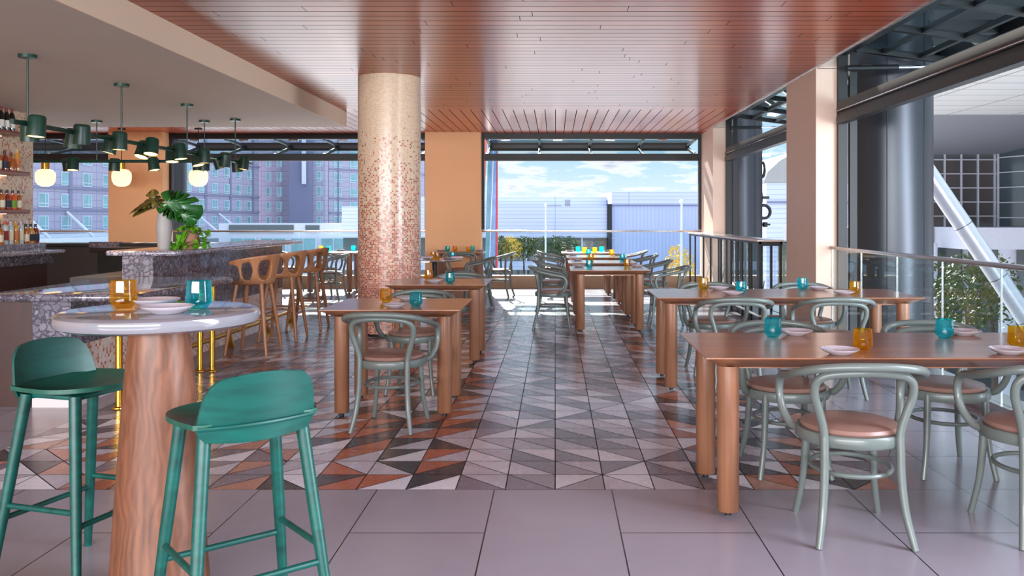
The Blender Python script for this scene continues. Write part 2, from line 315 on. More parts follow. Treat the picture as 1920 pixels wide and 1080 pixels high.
# ---------------------------------------------------------------- mesh helpers
class MB:
    def __init__(s): s.v = []; s.f = []; s.sm = []; s.uv = None
    def add(s, vs, fs, smooth=False):
        o = len(s.v); s.v += [Vector(v) for v in vs]; s.f += [tuple(i+o for i in f) for f in fs]; s.sm += [smooth]*len(fs); return s
    def box(s, x0, x1, y0, y1, z0, z1, bev=0):
        if bev:
            bm = bmesh.new(); bmesh.ops.create_cube(bm, size=1)
            for v in bm.verts: v.co = Vector(((x0+x1)/2+v.co.x*(x1-x0), (y0+y1)/2+v.co.y*(y1-y0), (z0+z1)/2+v.co.z*(z1-z0)))
            bmesh.ops.bevel(bm, geom=bm.edges[:], offset=bev, segments=2, profile=.5, affect='EDGES')
            bm.verts.index_update(); s.add([v.co.copy() for v in bm.verts], [[v.index for v in f.verts] for f in bm.faces]); bm.free(); return s
        vs = [(x, y, z) for x in (x0, x1) for y in (y0, y1) for z in (z0, z1)]
        return s.add(vs, [(0, 1, 3, 2), (4, 6, 7, 5), (0, 4, 5, 1), (2, 3, 7, 6), (0, 2, 6, 4), (1, 5, 7, 3)])
    def tube(s, pts, r, seg=10, closed=False, smooth=3, caps=True):
        P = [Vector(p) for p in pts]; n0 = len(P)
        rr = list(r) if isinstance(r, (list, tuple)) else [r]*n0
        if smooth > 1 and n0 > 2:
            Q = []; RQ = []
            rng = range(n0) if closed else range(n0-1)
            for i in rng:
                g = lambda k: P[k % n0] if closed else P[max(0, min(n0-1, k))]
                p0, p1, p2, p3 = g(i-1), g(i), g(i+1), g(i+2)
                for k in range(smooth):
                    t = k/smooth
                    Q.append(.5*((2*p1)+(p2-p0)*t+(2*p0-5*p1+4*p2-p3)*t*t+(3*p1-p0-3*p2+p3)*t**3))
                    RQ.append(rr[i]*(1-t)+rr[(i+1) % n0]*t)
            if not closed: Q.append(P[-1]); RQ.append(rr[-1])
            P, rr = Q, RQ
        n = len(P); base = None; vs = []; fs = []
        for i in range(n):
            a = P[(i-1) % n] if (closed or i > 0) else P[i]; b = P[(i+1) % n] if (closed or i < n-1) else P[i]
            t = (b-a).normalized()
            if base is None:
                base = t.orthogonal().normalized()
                if abs(t.z) < .9: base = Vector((0, 0, 1)).cross(t).normalized()
            base = (base-t*base.dot(t)).normalized(); bi = t.cross(base)
            for k in range(seg):
                an = 2*PI*k/seg; vs.append(P[i]+(base*math.cos(an)+bi*math.sin(an))*rr[i])
        m = n if closed else n-1
        for i in range(m):
            for k in range(seg):
                a = i*seg+k; b = i*seg+(k+1) % seg; c = ((i+1) % n)*seg+(k+1) % seg; d = ((i+1) % n)*seg+k
                fs.append((a, b, c, d))
        s.add(vs, fs, True)
        if caps and not closed:
            o = len(s.v)-len(vs)
            s.f.append(tuple(o+k for k in reversed(range(seg)))); s.sm.append(False)
            s.f.append(tuple(o+(n-1)*seg+k for k in range(seg))); s.sm.append(False)
        return s
    def cyl(s, x, y, z0, z1, r, r2=None, seg=32):
        return s.tube([(x, y, z0), (x, y, z1)], [r, r if r2 is None else r2], seg, smooth=1)
    def lathe(s, prof, seg=32, c=(0, 0, 0), flute=0, nfl=0):
        vs = []; fs = []; n = len(prof)
        for (r, z) in prof:
            for k in range(seg):
                a = 2*PI*k/seg; q = r*(1+(flute*math.cos(nfl*a) if flute and r > .01 else 0))
                vs.append((c[0]+q*math.cos(a), c[1]+q*math.sin(a), c[2]+z))
        for i in range(n-1):
            for k in range(seg):
                fs.append((i*seg+k, i*seg+(k+1) % seg, (i+1)*seg+(k+1) % seg, (i+1)*seg+k))
        return s.add(vs, fs, True)
    def prism(s, poly, z0, z1):
        n = len(poly); vs = [(x, y, z0) for x, y in poly]+[(x, y, z1) for x, y in poly]
        fs = [tuple(reversed(range(n))), tuple(range(n, 2*n))]+[(i, (i+1) % n, n+(i+1) % n, n+i) for i in range(n)]
        return s.add(vs, fs)
    def bar(s, a, b, w, h):
        """square bar between two points"""
        a, b = Vector(a), Vector(b); t = (b-a).normalized(); u = t.cross(Vector((0, 0, 1)))
        u = Vector((1, 0, 0)) if u.length < 1e-4 else u.normalized()
        v = u.cross(t).normalized(); vs = []
        for p in (a, b):
            for i, j in ((-1, -1), (1, -1), (1, 1), (-1, 1)): vs.append(p+u*i*w/2+v*j*h/2)
        return s.add(vs, [(0, 3, 2, 1), (4, 5, 6, 7), (0, 1, 5, 4), (1, 2, 6, 5), (2, 3, 7, 6), (3, 0, 4, 7)])
    def build(s, name, mat, parent=None, uvf=None, mod=None, fix=True):
        me = bpy.data.meshes.new(name); me.from_pydata([tuple(v) for v in s.v], [], s.f); me.update()
        for p, q in zip(me.polygons, s.sm): p.use_smooth = q
        if fix:
            bm = bmesh.new(); bm.from_mesh(me); bmesh.ops.recalc_face_normals(bm, faces=bm.faces); bm.to_mesh(me); bm.free()
        uv = me.uv_layers.new(name='UVMap')
        for p in me.polygons:
            nn = p.normal; ax = max(range(3), key=lambda i: abs(nn[i]))
            for li in p.loop_indices:
                co = me.vertices[me.loops[li].vertex_index].co
                uv.data[li].uv = uvf(co, p) if uvf else ((co.y, co.z) if ax == 0 else (co.x, co.z) if ax == 1 else (co.x, co.y))
        me.set_sharp_from_angle(angle=R(40))
        mats = mat if isinstance(mat, (list, tuple)) else [mat]
        for m in mats: me.materials.append(m)
        o = bpy.data.objects.new(name, me); C.objects.link(o)
        if parent: o.parent = parent
        return o
def tag(o, label, cat, group=None, kind=None):
    o['label'] = label; o['category'] = cat
    if group: o['group'] = group
    if kind: o['kind'] = kind
    return o
def thing(name, label, cat, loc=(0, 0, 0), rz=0, group=None):
    o = bpy.data.objects.new(name, None); o.empty_display_size = .1; C.objects.link(o)
    o.location = loc; o.rotation_euler = (0, 0, rz)
    return tag(o, label, cat, group)
def struct(o): o['kind'] = 'structure'; return o
def sroot(name, loc=(0, 0, 0)):
    o = bpy.data.objects.new(name, None); C.objects.link(o); o.location = loc; o['kind'] = 'structure'; return o
def copy_tree(o, loc, rz, label, group=None, parent=None):
    c = o.copy(); C.objects.link(c)
    if parent: c.parent = parent
    else:
        c.location = loc; c.rotation_euler = (0, 0, rz); c['label'] = label
        if group: c['group'] = group
    for ch in o.children: copy_tree(ch, None, 0, None, None, c)
    return c
class Proto:
    """first use moves the prototype, later uses copy it"""
    def __init__(s, root): s.r = root; s.used = False
    def put(s, loc, rz, label, group=None):
        if not s.used:
            s.used = True; s.r.location = loc; s.r.rotation_euler = (0, 0, rz); s.r['label'] = label
            if group: s.r['group'] = group
            return s.r
        return copy_tree(s.r, loc, rz, label, group)

# ---------------------------------------------------------------- setting: floor
T = .2535; Y0 = 4.338
ROOMX0, ROOMX1 = -11.5, 3.12
# large slabs
def floor_slab(name, x0, x1, y0, y1, mat):
    m = MB(); m.box(x0, x1, y0, y1, -.25, 0); return struct(m.build(name, mat))
M_SLAB = joints('grey_porcelain_slabs', (146, 138, 148), (30, 28, 32), .596, 1.192, .006, .22, offx=-.309, offy=Y0-.596*2, stagger=.5, var=.10, nscale=4)
PX0, PX1 = -13*T, 7*T
YB = Y0+36*T
floor_slab('floor', ROOMX0, 3.45, -3, Y0, M_SLAB)
M_SLAB2 = joints('grey_porcelain_slabs_side', (146, 138, 148), (30, 28, 32), .596, .596, .006, .22, offx=-.309, offy=Y0, var=.10, nscale=4)
floor_slab('floor', PX1, 3.45, Y0, YB, M_SLAB2)
floor_slab('floor', ROOMX0, PX0, Y0, YB, M_SLAB2)
floor_slab('floor', ROOMX0, 3.45, YB, 17.12, M_SLAB2)
# patterned triangle tiles: real tiles over a grout bed
m, n, l, b = newmat('triangle_tiles')
at = nd(n, 'ShaderNodeVertexColor'); at.layer_name = 'tile'
t_ = nd(n, 'ShaderNodeTexCoord'); z_ = nd(n, 'ShaderNodeTexNoise'); z_.inputs['Scale'].default_value = 7; z_.inputs['Detail'].default_value = 6; l.new(t_.outputs['Object'], z_.inputs[0])
l.new(mix_n(n, l, .2, at.outputs[0], z_.outputs[0], 'OVERLAY'), b.inputs['Base Color'])
l.new(math_n(n, l, 'MULTIPLY_ADD', z_.outputs[0], .22, .16), b.inputs['Roughness']); b.inputs['Coat Weight'].default_value = .25; b.inputs['Coat Roughness'].default_value = .15
bp_ = nd(n, 'ShaderNodeBump'); bp_.inputs['Distance'].default_value = .002; bp_.inputs['Strength'].default_value = .25; l.new(z_.outputs[0], bp_.inputs['Height']); l.new(bp_.outputs[0], b.inputs['Normal'])
M_TRI = m
M_GROUT = plain('dark_grout', (30, 27, 30), .8)
g = MB(); g.box(PX0, PX1, Y0, YB, -.25, -.0015); struct(g.build('floor_bed', M_GROUT))
PAL = {'w': (216, 212, 220), 'l': (184, 177, 188), 'g': (118, 110, 122), 'm': (146, 135, 144), 'd': (50, 45, 56), 'o': (166, 90, 66), 'p': (178, 124, 106)}
tri = MB(); cols = []
rt = random.Random(3)
for i in range(-13, 7):
    for j in range(36):
        x0, x1, y0, y1 = i*T, (i+1)*T, Y0+j*T, Y0+(j+1)*T
        e_ = .0030
        if i < -6:
            pal = ['d', 'o', 'w', 'g', 'd', 'p', 'l'] if i < -9 and j < 8 else ['l', 'g', 'm', 'w', 'g', 'p']
        elif i < -2: pal = ['d', 'o', 'l', 'd', 'w', 'o'] if i > -7 else ['l', 'g']
        elif i < 3: pal = ['w', 'g', 'm', 'l', 'g', 'w', 'l']
        else: pal = ['d', 'w', 'g', 'o', 'd', 'p', 'l']
        if j > 20 and rt.random() < .5: pal = ['w', 'l', 'g', 'd']
        slash = (i < -2 and rt.random() < .8) or (i >= -2 and (j*7+i*5) % 6 == 0)
        a = pal[(i*3+j*2) % len(pal)] if rt.random() < .75 else rt.choice(pal)
        c_ = rt.choice([q for q in pal if q != a])
        k = e_*1.6
        if slash: t1 = [(x0+e_, y0+k+e_), (x1-k-e_, y1-e_), (x0+e_, y1-e_)]; t2 = [(x0+k+e_, y0+e_), (x1-e_, y0+e_), (x1-e_, y1-k-e_)]
        else: t1 = [(x0+e_, y0+e_), (x1-k-e_, y0+e_), (x0+e_, y1-k-e_)]; t2 = [(x1-e_, y0+k+e_), (x1-e_, y1-e_), (x0+k+e_, y1-e_)]
        for tt, cc in ((t1, a), (t2, c_)):
            o_ = len(tri.v); tri.add([(x, y, 0) for x, y in tt], [(0, 1, 2)])
            v_ = lin(PAL[cc]); f_ = 1+rt.uniform(-.1, .1); cols.append(tuple(q*f_ for q in v_))
tf = tri.build('floor_tiles', M_TRI, fix=False)
for p in tf.data.polygons:
    if p.normal.z < 0: p.flip()
ca = tf.data.color_attributes.new('tile', 'FLOAT_COLOR', 'CORNER')
for p, cc in zip(tf.data.polygons, cols):
    for li in p.loop_indices: ca.data[li].color = (*cc, 1)
struct(tf)

# ---------------------------------------------------------------- ceiling, soffit over the bar
ZC = 3.06; XE = 2.9; YF = 16.9
m = MB(); m.box(ROOMX0, XE, -3, YF+.2, ZC, ZC+.30); struct(m.build('ceiling', M_CEIL))
m = MB(); m.box(XE, XE+.02, -3, YF+.2, ZC-.012, ZC+.3); struct(m.build('trim_1', M_STEEL))
m = MB(); m.box(ROOMX0, -3.32, -3, 13.5, 2.82, ZC); o = struct(m.build('ceiling_soffit', M_SOFFIT))
m = MB(); m.box(-3.32, -3.30, -3, 13.5, 2.82, ZC); struct(m.build('trim_2', M_FASCIA))
# ---------------------------------------------------------------- walls
m = MB(); m.box(ROOMX0-.2, ROOMX0, -3, YF+.2, 0, ZC); struct(m.build('wall_left', M_WALL))
BX = (-2.54, -1.46); BX2 = (-8.72, -7.66)
for (a, b_) in (BX, BX2):
    m = MB(); m.box(a, b_, YF-.25, YF+.2, 0, ZC); struct(m.build('wall_back', M_WALL))
m = MB(); m.box(XE+.021, 3.13, 9.49, 10.70, ZC-.02, ZC+.35); m.box(XE, 3.13, 9.49, 10.70, 0, ZC-.013); struct(m.build('wall_right', M_PILLAR))
m = MB(); m.box(XE+.021, 3.13, 15.68, YF+.2, ZC-.02, ZC+.35); m.box(XE, 3.13, 15.68, YF+.2, 0, ZC-.013); struct(m.build('wall_right', M_PILLAR))
m = MB(); m.box(XE, 3.13, 3.0, 4.1, 0, ZC); struct(m.build('wall_right', M_PILLAR))
# structural column with mosaic
m = MB(); m.cyl(-1.99, 10.25, .03, ZC, .372, seg=96)
def cuv(co, p):
    a = math.atan2(co.y-10.25, co.x+1.99); c = p.center; ac = math.atan2(c.y-10.25, c.x+1.99)
    if a-ac > PI: a -= 2*PI
    if ac-a > PI: a += 2*PI
    return (a*.372+10, co.z)
struct(m.build('column', M_MOS, uvf=cuv))
m = MB(); m.cyl(-1.99, 10.25, 0, .035, .36, seg=64); struct(m.build('trim_3', M_BLACK))

# ---------------------------------------------------------------- kerbs and bifold windows
def bay_back(idx, x0, x1, nm):
    m = MB(); m.box(x0, x1, YF, YF+.2, 0, .24); struct(m.build('trim_%d' % (10+idx), M_KERB))
    w = sroot('window_%d' % idx)
    f = MB()
    f.box(x0, x1, YF+.02, YF+.16, ZC-.11, ZC)                      # head
    for x in (x0, x1-.05): f.box(x, x+.05, YF+.03, YF+.15, 1.15, ZC-.11)
    f.build('window_frame', M_BLACK, w)
    # upper leaf folded outwards to the hinge rail, lower leaf coming back to the bottom rail
    up = MB(); lo = MB(); gl = MB(); br = MB()
    hy, hz = YF+1.25, 2.90
    up.box(x0+.06, x1-.06, hy-.05, hy+.05, hz-.09, hz+.08)
    lo.box(x0+.06, x1-.06, YF+.05, YF+.15, 2.52, 2.66); lo.box(x0+.06, x1-.06, YF+.02, YF+.05, 2.57, 2.60)
    k = max(2, int((x1-x0)/.95))
    for q in range(k+1):
        x = x0+.1+(x1-x0-.2)*q/k
        up.bar((x, YF+.12, ZC-.10), (x, hy, hz), .05, .05); lo.bar((x, YF+.1, 2.64), (x, hy, hz-.02), .05, .05)
        br.bar((x, YF+.22, 2.69), (x, hy-.2, hz-.06), .03, .03)
        if q < k: br.box(x+.28, x+.46, YF+.10, YF+.2, ZC-.14, ZC-.11)
    up.build('upper_leaf_frame', M_BLACK, w); lo.build('lower_leaf_frame', M_BLACK, w); br.build('hinge_stays', M_CHROME, w)
    gl.add([(x0+.1, YF+.12, 2.64), (x1-.1, YF+.12, 2.64), (x1-.1, hy, hz-.03), (x0+.1, hy, hz-.03)], [(0, 1, 2, 3)])
    gl.add([(x0+.1, YF+.14, ZC-.12), (x1-.1, YF+.14, ZC-.12), (x1-.1, hy, hz+.03), (x0+.1, hy, hz+.03)], [(0, 1, 2, 3)])
    gl.build('pane', M_LEAFGL, w)
    b_ = thing('glass_balustrade', nm, 'balustrade', ((x0+x1)/2, YF+.1, .24))
    h = MB(); h.box(-(x1-x0)/2, (x1-x0)/2, -.03, .03, .86, .90, .008); h.build('handrail', M_STEEL, b_)
    n_ = max(1, round((x1-x0)/1.35)); wd = (x1-x0)/n_
    for q in range(n_):
        g_ = MB(); g_.box(-(x1-x0)/2+q*wd+.008, -(x1-x0)/2+(q+1)*wd-.008, -.006, .006, 0, .86); g_.build('glass_panel', M_GLASS, b_)
bay_back(1, -1.46, XE, 'glass balustrade with steel handrail across the wide middle opening to the sky')
bay_back(2, -7.66, -2.54, 'glass balustrade in the opening behind the bar end, facing the hotel windows')
bay_back(3, ROOMX0, -8.72, 'glass balustrade at the far left opening beside the bottle wall')

def bay_side(idx, y0, y1):
    w = sroot('window_%d' % idx)
    x = 3.13; f = MB(); f.box(x, x+.1, y0, y1, ZC+.12, ZC+.26)
    for y in (y0, y1-.06):
        f.box(x, x+.10, y, y+.06, 0, ZC+.26)
        f.box(x+.12, x+.20, y-.02 if y > y0 else y+.04, y+.04 if y > y0 else y+.10, 0, ZC+.26)
    f.build('window_frame', M_BLACK, w)
    up = MB(); lo = MB(); gl = MB(); rail = MB()
    hx, hz = x+1.25, 3.10
    up.box(hx-.05, hx+.05, y0+.1, y1-.1, hz-.06, hz+.06)
    for (dx, za, zb) in ((0, 2.42, 2.50), (.03, 2.50, 2.545), (0, 2.545, 2.585), (.02, 2.585, 2.66)): lo.box(x-.03+dx, x+.07, y0+.08, y1-.08, za, zb)
    rail.box(x-.036, x-.028, y0+.08, y1-.08, 2.553, 2.560)
    k = max(3, int((y1-y0)/1.0))
    for q in range(k+1):
        y = y0+.12+(y1-y0-.24)*q/k
        up.bar((x+.05, y, ZC+.2), (hx, y, hz), .07, .07); lo.bar((x+.05, y, 2.62), (hx, y, hz-.03), .07, .07)
    for q in (.33, .66):
        up.bar((x+.05+(hx-x)*q, y0+.1, ZC+.2+(hz-ZC-.2)*q), (x+.05+(hx-x)*q, y1-.1, ZC+.2+(hz-ZC-.2)*q), .05, .05)
    up.build('upper_leaf_frame', M_BLACK, w); lo.build('lower_leaf_frame', M_DKGREY, w); rail.build('bottom_rail_trim', M_CHROME, w)
    gl.add([(x+.05, y0+.1, 2.64), (x+.05, y1-.1, 2.64), (hx, y1-.1, hz-.03), (hx, y0+.1, hz-.03)], [(0, 1, 2, 3)])
    gl.add([(x+.05, y0+.1, ZC+.2), (x+.05, y1-.1, ZC+.2), (hx, y1-.1, hz+.03), (hx, y0+.1, hz+.03)], [(0, 1, 2, 3)])
    gl.build('pane', M_LEAFGL, w)
    p = MB(); yp = y1-.16; p.tube([(x+.06, yp, 3.02), (x+.62, yp, 3.03)], .032, 14, smooth=1); p.build('gas_strut', M_BLACK, w)
    p = MB(); p.tube([(x+.62, yp, 3.03), (x+1.15, yp, 3.04)], .017, 12, smooth=1); p.build('strut_rod', M_CHROME, w)
bay_side(4, 4.1, 9.49); bay_side(5, 10.70, 15.68)
# outdoor canopy over the side openings; dark panels added above hide the sky
m = MB(); m.box(3.35, 3.55, 3, 17.2, ZC+.42, ZC+.62)
for q in range(9): m.box(3.2, 5.2, 3.4+q*1.6, 3.55+q*1.6, ZC+.45, ZC+.60)
m.box(5.1, 5.3, 3, 17.2, ZC+.42, ZC+.62)
cn = thing('entrance_canopy', 'black steel canopy with dark roof panels outside above the raised side windows', 'canopy')
m.build('beams', M_BLACK, cn)
m = MB()
for q in range(4): m.box(3.6, 6.6, 3.4+q*2.8, 5.9+q*2.8, ZC+1.2, ZC+1.28)
m.build('roof_panel', M_DKGREY, cn)
m = MB()
for q in range(4): m.box(4.4, 4.5, 4.6+q*2.8, 4.7+q*2.8, ZC+.58, ZC+1.2)
m.build('hanger', M_BLACK, cn)
# side glass balustrades
def side_bal(y0, y1, lab, z=1.07):
    b_ = thing('glass_balustrade', lab, 'balustrade', (3.08, y0, 0))
    h = MB(); h.box(-.03, .03, 0, y1-y0, z-.035, z, .006); h.build('handrail', M_STEEL, b_)
    n_ = round((y1-y0)/.96); wd = (y1-y0)/n_
    for q in range(n_):
        g_ = MB(); g_.box(-.006, .006, q*wd+.01, (q+1)*wd-.01, .10, z-.035); g_.build('glass_panel', M_GLASS, b_)
        e_ = MB(); e_.box(-.007, .007, (q+1)*wd-.010, (q+1)*wd-.002, .10, z-.035); e_.build('panel_edge_strip', M_STEEL, b_)
    s_ = MB(); s_.box(-.05, .05, 0, y1-y0, 0, .10); s_.build('base_channel', M_STEEL, b_)
side_bal(4.1, 9.49, 'long glass balustrade with steel rail beside the two long dining tables')
side_bal(10.70, 15.68, 'glass balustrade behind the black posted drink rail')
for i_, (y0, y1) in enumerate(((4.1, 9.49), (10.70, 15.68))):
    m = MB(); m.box(3.13, 3.45, y0, y1, -.02, .03); struct(m.build('trim_%d' % (20+i_), M_STEEL))
# drink rail on black posts
dr = thing('drink_rail', 'narrow pale stone drink rail on slim black posts at the far right opening', 'rail', (2.78, 11.0, 0))
m = MB(); m.box(-.17, .17, .02, 5.8, 1.075, 1.10, .004); m.build('rail_top', M_RAILCAP, dr)
m = MB(); m.box(-.15, .15, 0, .03, 1.02, 1.075); m.box(-.15, -.12, 0, 5.8, 1.045, 1.075); m.box(.12, .15, 0, 5.8, 1.045, 1.075); m.build('rail_frame', M_BLACK, dr)
for q, dy in enumerate((0.02, .5, 1.05, 1.8, 2.6, 3.5, 4.2, 5.1, 5.72)):
    for sx in (-.135, .135):
        m = MB(); m.box(sx-.014, sx+.014, dy, dy+.035, 0, 1.045); m.build('post', M_BLACK, dr)
m = MB()
for q in range(4): m.bar((-.135, .1+q*1.4, .06), (.135, .9+q*1.4, .5), .012, .012)
m.box(-.15, .15, .0, 5.76, .10, .13); m.build('foot_rail', M_STEEL, dr)

# ---------------------------------------------------------------- outdoors
m = MB(); m.box(-400, 400, 17.6, 420, -7.6, -7.5); m.box(3.6, 400, -60, 17.6, -7.6, -7.5); struct(m.build('ground', M_GROUND))
m = MB(); m.box(ROOMX0-.2, 3.45, YF+.2, YF+.28, -7.5, -.02); m.box(3.42, 3.45, -3, YF+.2, -7.5, -.02); struct(m.build('wall_outside', M_GREYCONC))

def ray_facade(root, P0, d, rows, ts, w, h, z0, pitch, frame, glass, nrm, inset=.25):
    """windows along a facade: opening frame as part, pane as sub-part"""
    for t in ts:
        for k in rows:
            zb = z0+k*pitch; c = Vector((P0[0]+d.x*t, P0[1]+d.y*t, 0))
            def P(u, z, o=0): q = c+d*u+nrm*o; return (q.x, q.y, z)
            f = MB(); fw = .09
            for (u0, u1, za, zc) in ((-w/2, w/2, zb, zb+fw), (-w/2, w/2, zb+h-fw, zb+h), (-w/2, -w/2+fw, zb, zb+h), (w/2-fw, w/2, zb, zb+h), (w*.18-.04, w*.18+.04, zb, zb+h), (-w/2, w/2, zb+h*.27-.04, zb+h*.27+.04)):
                vs = [P(u, z, o) for u in (u0, u1) for o in (.02, .10) for z in (za, zc)]
                f.add(vs, [(0, 1, 3, 2), (4, 6, 7, 5), (0, 4, 5, 1), (2, 3, 7, 6), (0, 2, 6, 4), (1, 5, 7, 3)])
            fo = f.build('window', frame, root)
            g = MB(); vs = [P(u, z, o) for u in (-w/2, w/2) for o in (.0, .05) for z in (zb, zb+h)]
            g.add(vs, [(0, 1, 3, 2), (4, 6, 7, 5), (0, 4, 5, 1), (2, 3, 7, 6), (0, 2, 6, 4), (1, 5, 7, 3)]); g.build('pane', glass, fo)
def slab_along(P0, d, nrm, t0, t1, o0, o1, z0, z1, name, mat, parent, uvs=True):
    vs = []
    for t in (t0, t1):
        for o in (o0, o1):
            for z in (z0, z1):
                q = Vector((P0[0], P0[1], 0))+d*t+nrm*o; vs.append((q.x, q.y, z))
    m = MB(); m.add(vs, [(0, 1, 3, 2), (4, 6, 7, 5), (0, 4, 5, 1), (2, 3, 7, 6), (0, 2, 6, 4), (1, 5, 7, 3)])
    def uvf(co, p): v = Vector((co.x-P0[0], co.y-P0[1], 0)); return (v.dot(d)+2.21, co.z+.2)
    return m.build(name, mat, parent, uvf=uvf)
# hotel, near wing running away on the left
hA = thing('hotel_building', 'grey lilac hotel wing seen behind the bar, running away to the right', 'building')
PA = (-72, 120); dA = Vector((9, 61, 0)).normalized(); nA = Vector((dA.y, -dA.x, 0))
slab_along(PA, dA, nA, -32, 62, -14, 0, -7.5, 24, 'wall', M_HOTEL, hA)
ray_facade(hA, PA, dA, range(0, 5), [-17.8+4.45*i for i in range(18)], 2.0, 2.0, -.27, 3.2, M_WHITEF, M_TEALGL, nA)
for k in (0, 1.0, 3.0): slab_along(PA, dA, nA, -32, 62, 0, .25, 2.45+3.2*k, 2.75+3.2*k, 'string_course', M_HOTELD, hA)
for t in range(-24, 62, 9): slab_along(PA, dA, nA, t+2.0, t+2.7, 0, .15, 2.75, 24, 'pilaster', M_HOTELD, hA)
slab_along(PA, dA, nA, -32, 62, 0, .3, -7.5, -.9, 'plinth', M_WHITEM, hA)
slab_along(PA, dA, nA, -32, 56, .3, 7, -2.2, -1.3, 'canopy', M_WHITEM, hA)
for t in (-13, -4, 4.6, 16, 28, 38, 46):
    q = Vector((*PA, 0))+dA*t; e_ = q+nA*6-dA*2
    m = MB(); m.tube([(q.x, q.y, 2.3), (e_.x, e_.y, -1.4)], .22, 8, smooth=1); m.build('canopy_strut', M_WHITEM, hA)
# hotel, recessed part and far wing
hB = thing('hotel_building', 'far hotel wing with blank corner bay and small bright windows beside the column', 'building')
qe = Vector((*PA, 0))+dA*62
PB = (-61.8, 186); dB = Vector((1, .05, 0)).normalized(); nB = Vector((dB.y, -dB.x, 0))
slab_along(PB, dB, nB, -4, 5.9, -8, 0, -7.5, 30, 'wall', M_HOTEL, hB)
ray_facade(hB, (-63, 184), dB, range(0, 6), [1.2, 3.5], 1.1, 2.1, -.4, 3.2, M_WHITEF, M_TEALGL, nB)
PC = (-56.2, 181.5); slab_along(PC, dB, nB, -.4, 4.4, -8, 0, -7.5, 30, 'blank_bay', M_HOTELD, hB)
m = MB(); m.box(-53.6, -52.9, 180.4, 181.3, 8.6, 30); m.build('downpipe', M_WHITEM, hB)
PD = (-52.2, 183); slab_along(PD, dB, nB, 0, 2.9, -8, .2, -7.5, 30, 'bright_bay', M_HOTEL, hB)
ray_facade(hB, (-51.0, 182.9), dB, range(0, 6), [.5], 1.2, 2.1, -.3, 3.2, M_WHITEF, M_TEALGL, nB, )
PE = (-49.3, 186); dE = Vector((14, 22, 0)).normalized(); nE = Vector((dE.y, -dE.x, 0))
slab_along((-49.3, 188), Vector((1, 0, 0)), Vector((0, -1, 0)), 0, 1.6, -5, 0, -7.5, 30, 'shadow_bay', M_HOTELD, hB)  # narrow bay in the darker stone
slab_along(PE, dE, nE, 0, 34, -10, 0, -7.5, 30, 'wing_wall', M_HOTEL, hB)
ray_facade(hB, PE, dE, range(0, 6), [2.5, 7.2, 11.6, 16.0, 20.5, 25], 2.3, 2.1, -.3, 3.2, M_WHITEF, M_TEALGL, nE)
for k in (0, 1.0, 3.0): slab_along(PE, dE, nE, 0, 34, 0, .2, 2.4+3.2*k, 2.65+3.2*k, 'string_course', M_HOTELD, hB)
# podium in front of the far wing
pd = thing('podium_building', 'low white podium with dark glazed band in front of the hotel', 'building')
m = MB(); m.box(-56, -24, 142, 150, -7.5, .5); m.build('wall', M_WHITEM, pd)
m = MB(); m.box(-54.2, -43.5, 141.7, 142, -1.0, .25); m.box(-41.5, -39.2, 141.7, 142, -.9, .2); m.build('clerestory_glass', M_DKGLASS, pd)
for q in range(6):
    m = MB(); m.box(-54+q*5, -49.6+q*5, 141.6, 142, -5.6, -1.8); f_ = m.build('window', M_WHITEF, pd)
    m = MB(); 
    for r_ in range(2): m.box(-53.8+q*5+r_*2.1, -51.9+q*5+r_*2.1, 141.5, 141.6, -5.4, -2.0)
    m.build('pane', M_TEALGL, f_)
# white ribbed hall
hl = thing('exhibition_hall', 'long lilac white ribbed metal hall beyond the middle opening', 'building')
m = MB(); m.box(-26, 6.8, 113, 125, -7.5, 4.2); m.build('upper_wall', M_METALB, hl)
m = MB(); m.box(-26, 6.4, 104, 113, -1.0, 2.82); m.build('front_wall', M_METALB, hl)
m = MB(); m.box(-26, 6.4, 104.6, 113, -7.5, -1.0); m.build('ground_floor', M_DKGLASS, hl)
m = MB(); m.box(-26, 6.4, 103.5, 104.6, -4.9, -3.9); m.build('entrance_band', M_METALB, hl)
for q in range(9):
    m = MB(); m.box(-24+q*3.4, -23.85+q*3.4, 104.2, 104.6, -7.5, -1.0); m.build('mullion', M_WHITEF, hl)
m = MB(); m.box(1.2, 1.9, 107, 108.0, 2.8, 3.7); m.box(-1.2, .8, 106, 107, 2.8, 2.98); m.build('roof_vent', M_GREYCONC, hl)
m = MB(); m.cyl(6.6, 103.7, -7.5, 3.1, .3, seg=16); m.build('downpipe', M_DKGREY, hl)
hr = thing('exhibition_hall', 'taller vertically ribbed lilac hall on the right of the middle opening', 'building')
m = MB(); m.box(6.9, 32, 104, 130, -7.5, 3.0); m.build('wall', M_METALV, hr)
m = MB(); m.box(6.9, 32, 104.1, 130, 3.0, 4.6); m.build('parapet', M_METALB, hr)
m = MB(); m.box(6.9, 32, 103.85, 104, 2.9, 3.03); m.build('gutter', M_HOTELD, hr)
hq = thing('exhibition_hall', 'white ribbed hall with curved metal roof beside the outdoor sign letters', 'building')
m = MB(); m.box(19.8, 46, 80, 100, -7.5, 4.65); m.build('wall', M_METALB, hq)
m = MB(); m.box(19.8, 46, 79.85, 80, 2.8, 2.95); m.build('gutter', M_HOTELD, hq)
m = MB(); vs = []; fs = []
for q in range(13):
    a = PI*q/12; vs += [(32-12*math.cos(a), 82, 4.65+4.6*math.sin(a)), (32-12*math.cos(a), 98, 4.65+4.6*math.sin(a))]
for q in range(12): fs.append((2*q, 2*q+1, 2*q+3, 2*q+2))
m.add(vs, fs, True); m.add([vs[2*q] for q in range(13)], [tuple(range(13))]); m.build('curved_roof', M_STEEL, hq)
